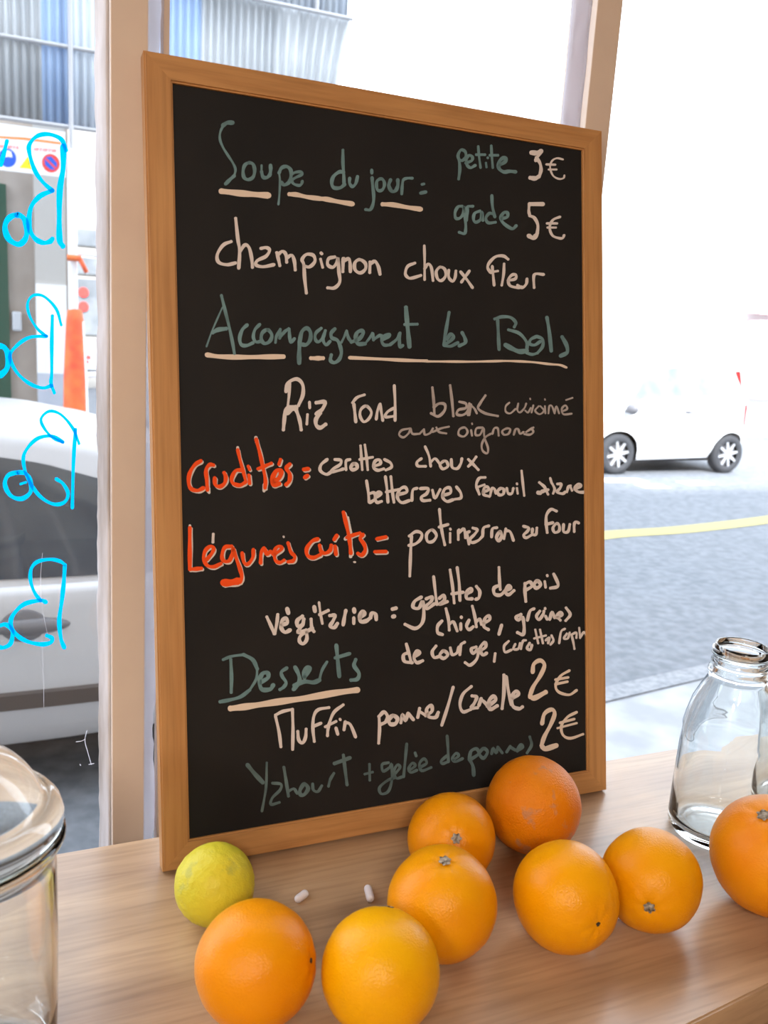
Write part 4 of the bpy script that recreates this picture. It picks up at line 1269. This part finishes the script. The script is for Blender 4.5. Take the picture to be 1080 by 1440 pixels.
decal('print', [(-20, 190), (-20, 193), (34, 197), (86, 203.5), (86, 200), (34, 193)], M_ORP, label='orange printed bar')
for k in range(9):                                   # illegible red capitals under the bar
    x = -4+k*4.1 if k < 9 else 0
for gx, gn in ((-14, 10), (48, 8)):
    bm = bmesh.new()
    for k in range(gn):
        x = gx+k*4.1
        yb = 203.5+(x*0.085)
        for q in ([(x, yb), (x+1, yb+.1), (x+1, yb+4.6), (x, yb+4.5)], [(x+1, yb), (x+3, yb+.2), (x+3, yb+1.1), (x+1, yb+1)] if k % 3 else [(x+2.2, yb), (x+3.2, yb+.1), (x+3.2, yb+4.6), (x+2.2, yb+4.5)],
                  [(x+1, yb+2.1), (x+2.6, yb+2.2), (x+2.6, yb+3), (x+1, yb+2.9)]):
            bm.faces.new([bm.verts.new(p-Vector((0, BY, 0))) for p in (on_y(a, b, BY-0.001) for a, b in q)])
    obj('print', bm, M_RED, bn, label='small red print')
decal('pictogram', disc(71.5, 229.5, 12.6), M_RED, 0.001, 'round no parking sign, red ring on blue')
decal('pictogram', [(64, 221), (72, 220), (80, 229), (80, 236)], M_BLU, 0.002, 'blue field of the no parking sign')
decal('pictogram', [(62.5, 223), (78, 238.5), (71, 238.5), (63.5, 232)], M_BLU, 0.002, 'blue field of the no parking sign')
decal('pictogram', [(40, 219), (53.5, 239), (27, 236)], M_YLP, 0.001, 'yellow warning triangle')
decal('pictogram', [(40.2, 226), (41.5, 226), (41.2, 232), (40.4, 232)], M_BLK, 0.002)
decal('pictogram', disc(10.5, 222, 12.6), M_BLU, 0.001, 'round blue helmet sign')
decal('pictogram', [(5, 221), (6, 213), (11, 211), (16, 213.5), (17.5, 221.5), (12, 220.5)], M_BANN, 0.002, 'white helmet')
decal('pictogram', disc(-22, 219, 12.6), M_BLU, 0.001)

# ------------------------------------------------------------------ buildings across the street
M_BEIGE = noisy('beige_render', (0.36, 0.31, 0.27), (0.42, 0.37, 0.33), 3, rough=0.9)
M_CRM = mat('cream_render', (0.48, 0.46, 0.43), 0.9)
M_WHP = mat('white_panel', (0.85, 0.85, 0.86), 0.8)
M_GRYP = noisy('grey_render', (0.40, 0.43, 0.50), (0.50, 0.53, 0.60), 3, rough=0.9)
M_GRN = mat('dark_green_door', (0.015, 0.07, 0.045), 0.5)
M_WNG = noisy('shop_glass', (0.16, 0.18, 0.20), (0.26, 0.28, 0.30), 2, rough=0.2)
M_PLS = mat('grey_box', (0.50, 0.52, 0.55), 0.5)
BYL = 11.4
bl = thing('building', 'beige house across the street with green door, behind the scaffold at left', 'building', (0, BYL, RZ))
xa, xb, xc, xd = (on_y(p, 400, BYL).x for p in (-30, 12, 50, 93))
obj('wall', bbox(-7, xd+0.05, 0.12, 4, 0, 6.3), M_BEIGE, bl)
obj('pilaster', bbox(xc, xd, 0.0, 0.12, 0, 4.5), M_CRM, bl, label='cream pilaster')
obj('door', bbox(-0.75, xb, 0.06, 0.12, 0, on_y(8, 258, BYL).z-RZ), M_GRN, bl, label='dark green door')
obj('panel', bbox(xc, xd, -0.03, 0.0, on_y(70, 525, BYL).z-RZ, on_y(70, 400, BYL).z-RZ), M_WHP, bl, label='white panel on the pilaster')
obj('plinth', bbox(xc, xd, -0.03, 0.0, 0, on_y(70, 525, BYL).z-RZ-0.001), M_GRYP, bl, label='grey plinth')
ia, ib_ = on_y(17, 438, BYL), on_y(31, 466, BYL)
obj('intercom', bbox(ia.x, ib_.x, 0.03, 0.12, ib_.z-RZ, ia.z-RZ, bev=0.02), M_PLS, bl, label='small grey wall box')
for k in range(3):
    obj('window', bbox(-6.2+k*1.8, -5.2+k*1.8, 0.08, 0.125, 1.0, 2.6), M_WNG, bl)
# far end of the side street, glimpsed between pole and mullion
bf = thing('building', 'far pale shopfront glimpsed between scaffold pole and left mullion', 'building', (0, 21, RZ))
obj('wall', bbox(-1, 7.5, 0, 3, 0, 9), M_CRM, bf)
fx0, fx1 = on_y(104, 400, 21).x, on_y(150, 400, 21).x
for zt, zb in ((322, 345), (362, 385), (392, 470)):
    obj('shop_window', bbox(fx0, fx1, -0.05, 0.0, on_y(115, zb, 21).z-RZ, on_y(115, zt, 21).z-RZ), M_WNG, bf)
pz = lambda y: on_y(115, y, 21).z-RZ
obj('sign_board', bbox(fx0, fx1, -0.12, 0.0, pz(519), pz(496)), M_GRYP, bf, label='white shop sign board')
bm = bmesh.new()
fxx = on_y(115.5, 508, 21).x
s1 = 0.012*4
for a in ((-.02, .06, -.03, .24), (-.02, .17, .17, .24), (-.02, .13, .07, .13)):
    box(bm, fxx+a[0], fxx+a[1], -0.14, -0.12, pz(514)+a[2], pz(514)+a[3])
obj('letter', bm, M_RED, bf, label='red letter F')
for yy in (411, 431):
    tb = tube(bmesh.new(), (on_y(117, yy, 21).x, -.08, pz(yy)), (on_y(117, yy, 21).x, -.055, pz(yy)), 0.11, 20)
    obj('lamp', tb, M_RED, bf, label='red round sign')
# blown-out house on the right
M_WFAC = noisy('white_facade', (0.80, 0.80, 0.80), (0.86, 0.86, 0.86), 2, rough=0.9)
M_PWIN = noisy('pale_window', (0.62, 0.68, 0.70), (0.75, 0.80, 0.82), 3, rough=0.3)
M_PINK = mat('pink_render', (0.70, 0.52, 0.52), 0.9)
BR = 13.2
br = thing('building', 'bright white house across the street behind the compact car', 'building', (0, BR, RZ))
obj('wall', bbox(8.2, 13.4, 0, 4, 0, 11), M_WFAC, br)
obj('wing', bbox(13.4, 24, 0.3, 4, 0, 9), M_WFAC, br)
sg = [on_y(x, y, BR) for x, y in ((897, 389), (931, 405))]
obj('shop_sign', bbox(sg[0].x, sg[1].x, -.05, 0, sg[1].z-RZ, sg[0].z-RZ), M_PWIN, br, label='pale grey shop sign')
dw = [on_y(x, y, BR) for x, y in ((876, 428), (926, 600))]
bm = bmesh.new()
for a in ((dw[0].x-.04, dw[0].x, dw[1].z-RZ, dw[0].z-RZ), (dw[1].x, dw[1].x+.04, dw[1].z-RZ, dw[0].z-RZ), (dw[0].x-.04, dw[1].x+.04, dw[0].z-RZ, dw[0].z-RZ+.06)):
    box(bm, a[0], a[1], -.03, 0, a[2], a[3])
obj('shop_window', bm, M_WFAC, br)
for k, (x0, y0, x1, y1) in enumerate(((1068, 415, 1110, 445), (1067, 450, 1110, 515), (1063, 538, 1110, 562))):
    P0, P1 = on_y(x0, y0, BR), on_y(x1, y1, BR)
    obj('wall_panel', bbox(P0.x, P1.x, -.06, 0.3 if P0.x > 13.4 else 0, P1.z-RZ, P0.z-RZ), M_PINK, br, label='pale pink wall panel')
for fl in range(2):
    for k in range(6):
        x = 8.8+k*2.3
        obj('window', bbox(x, x+1.0, -0.02, 0.31 if x > 13.4 else 0.0, 4.6+fl*3, 6.4+fl*3), M_PWIN, br)
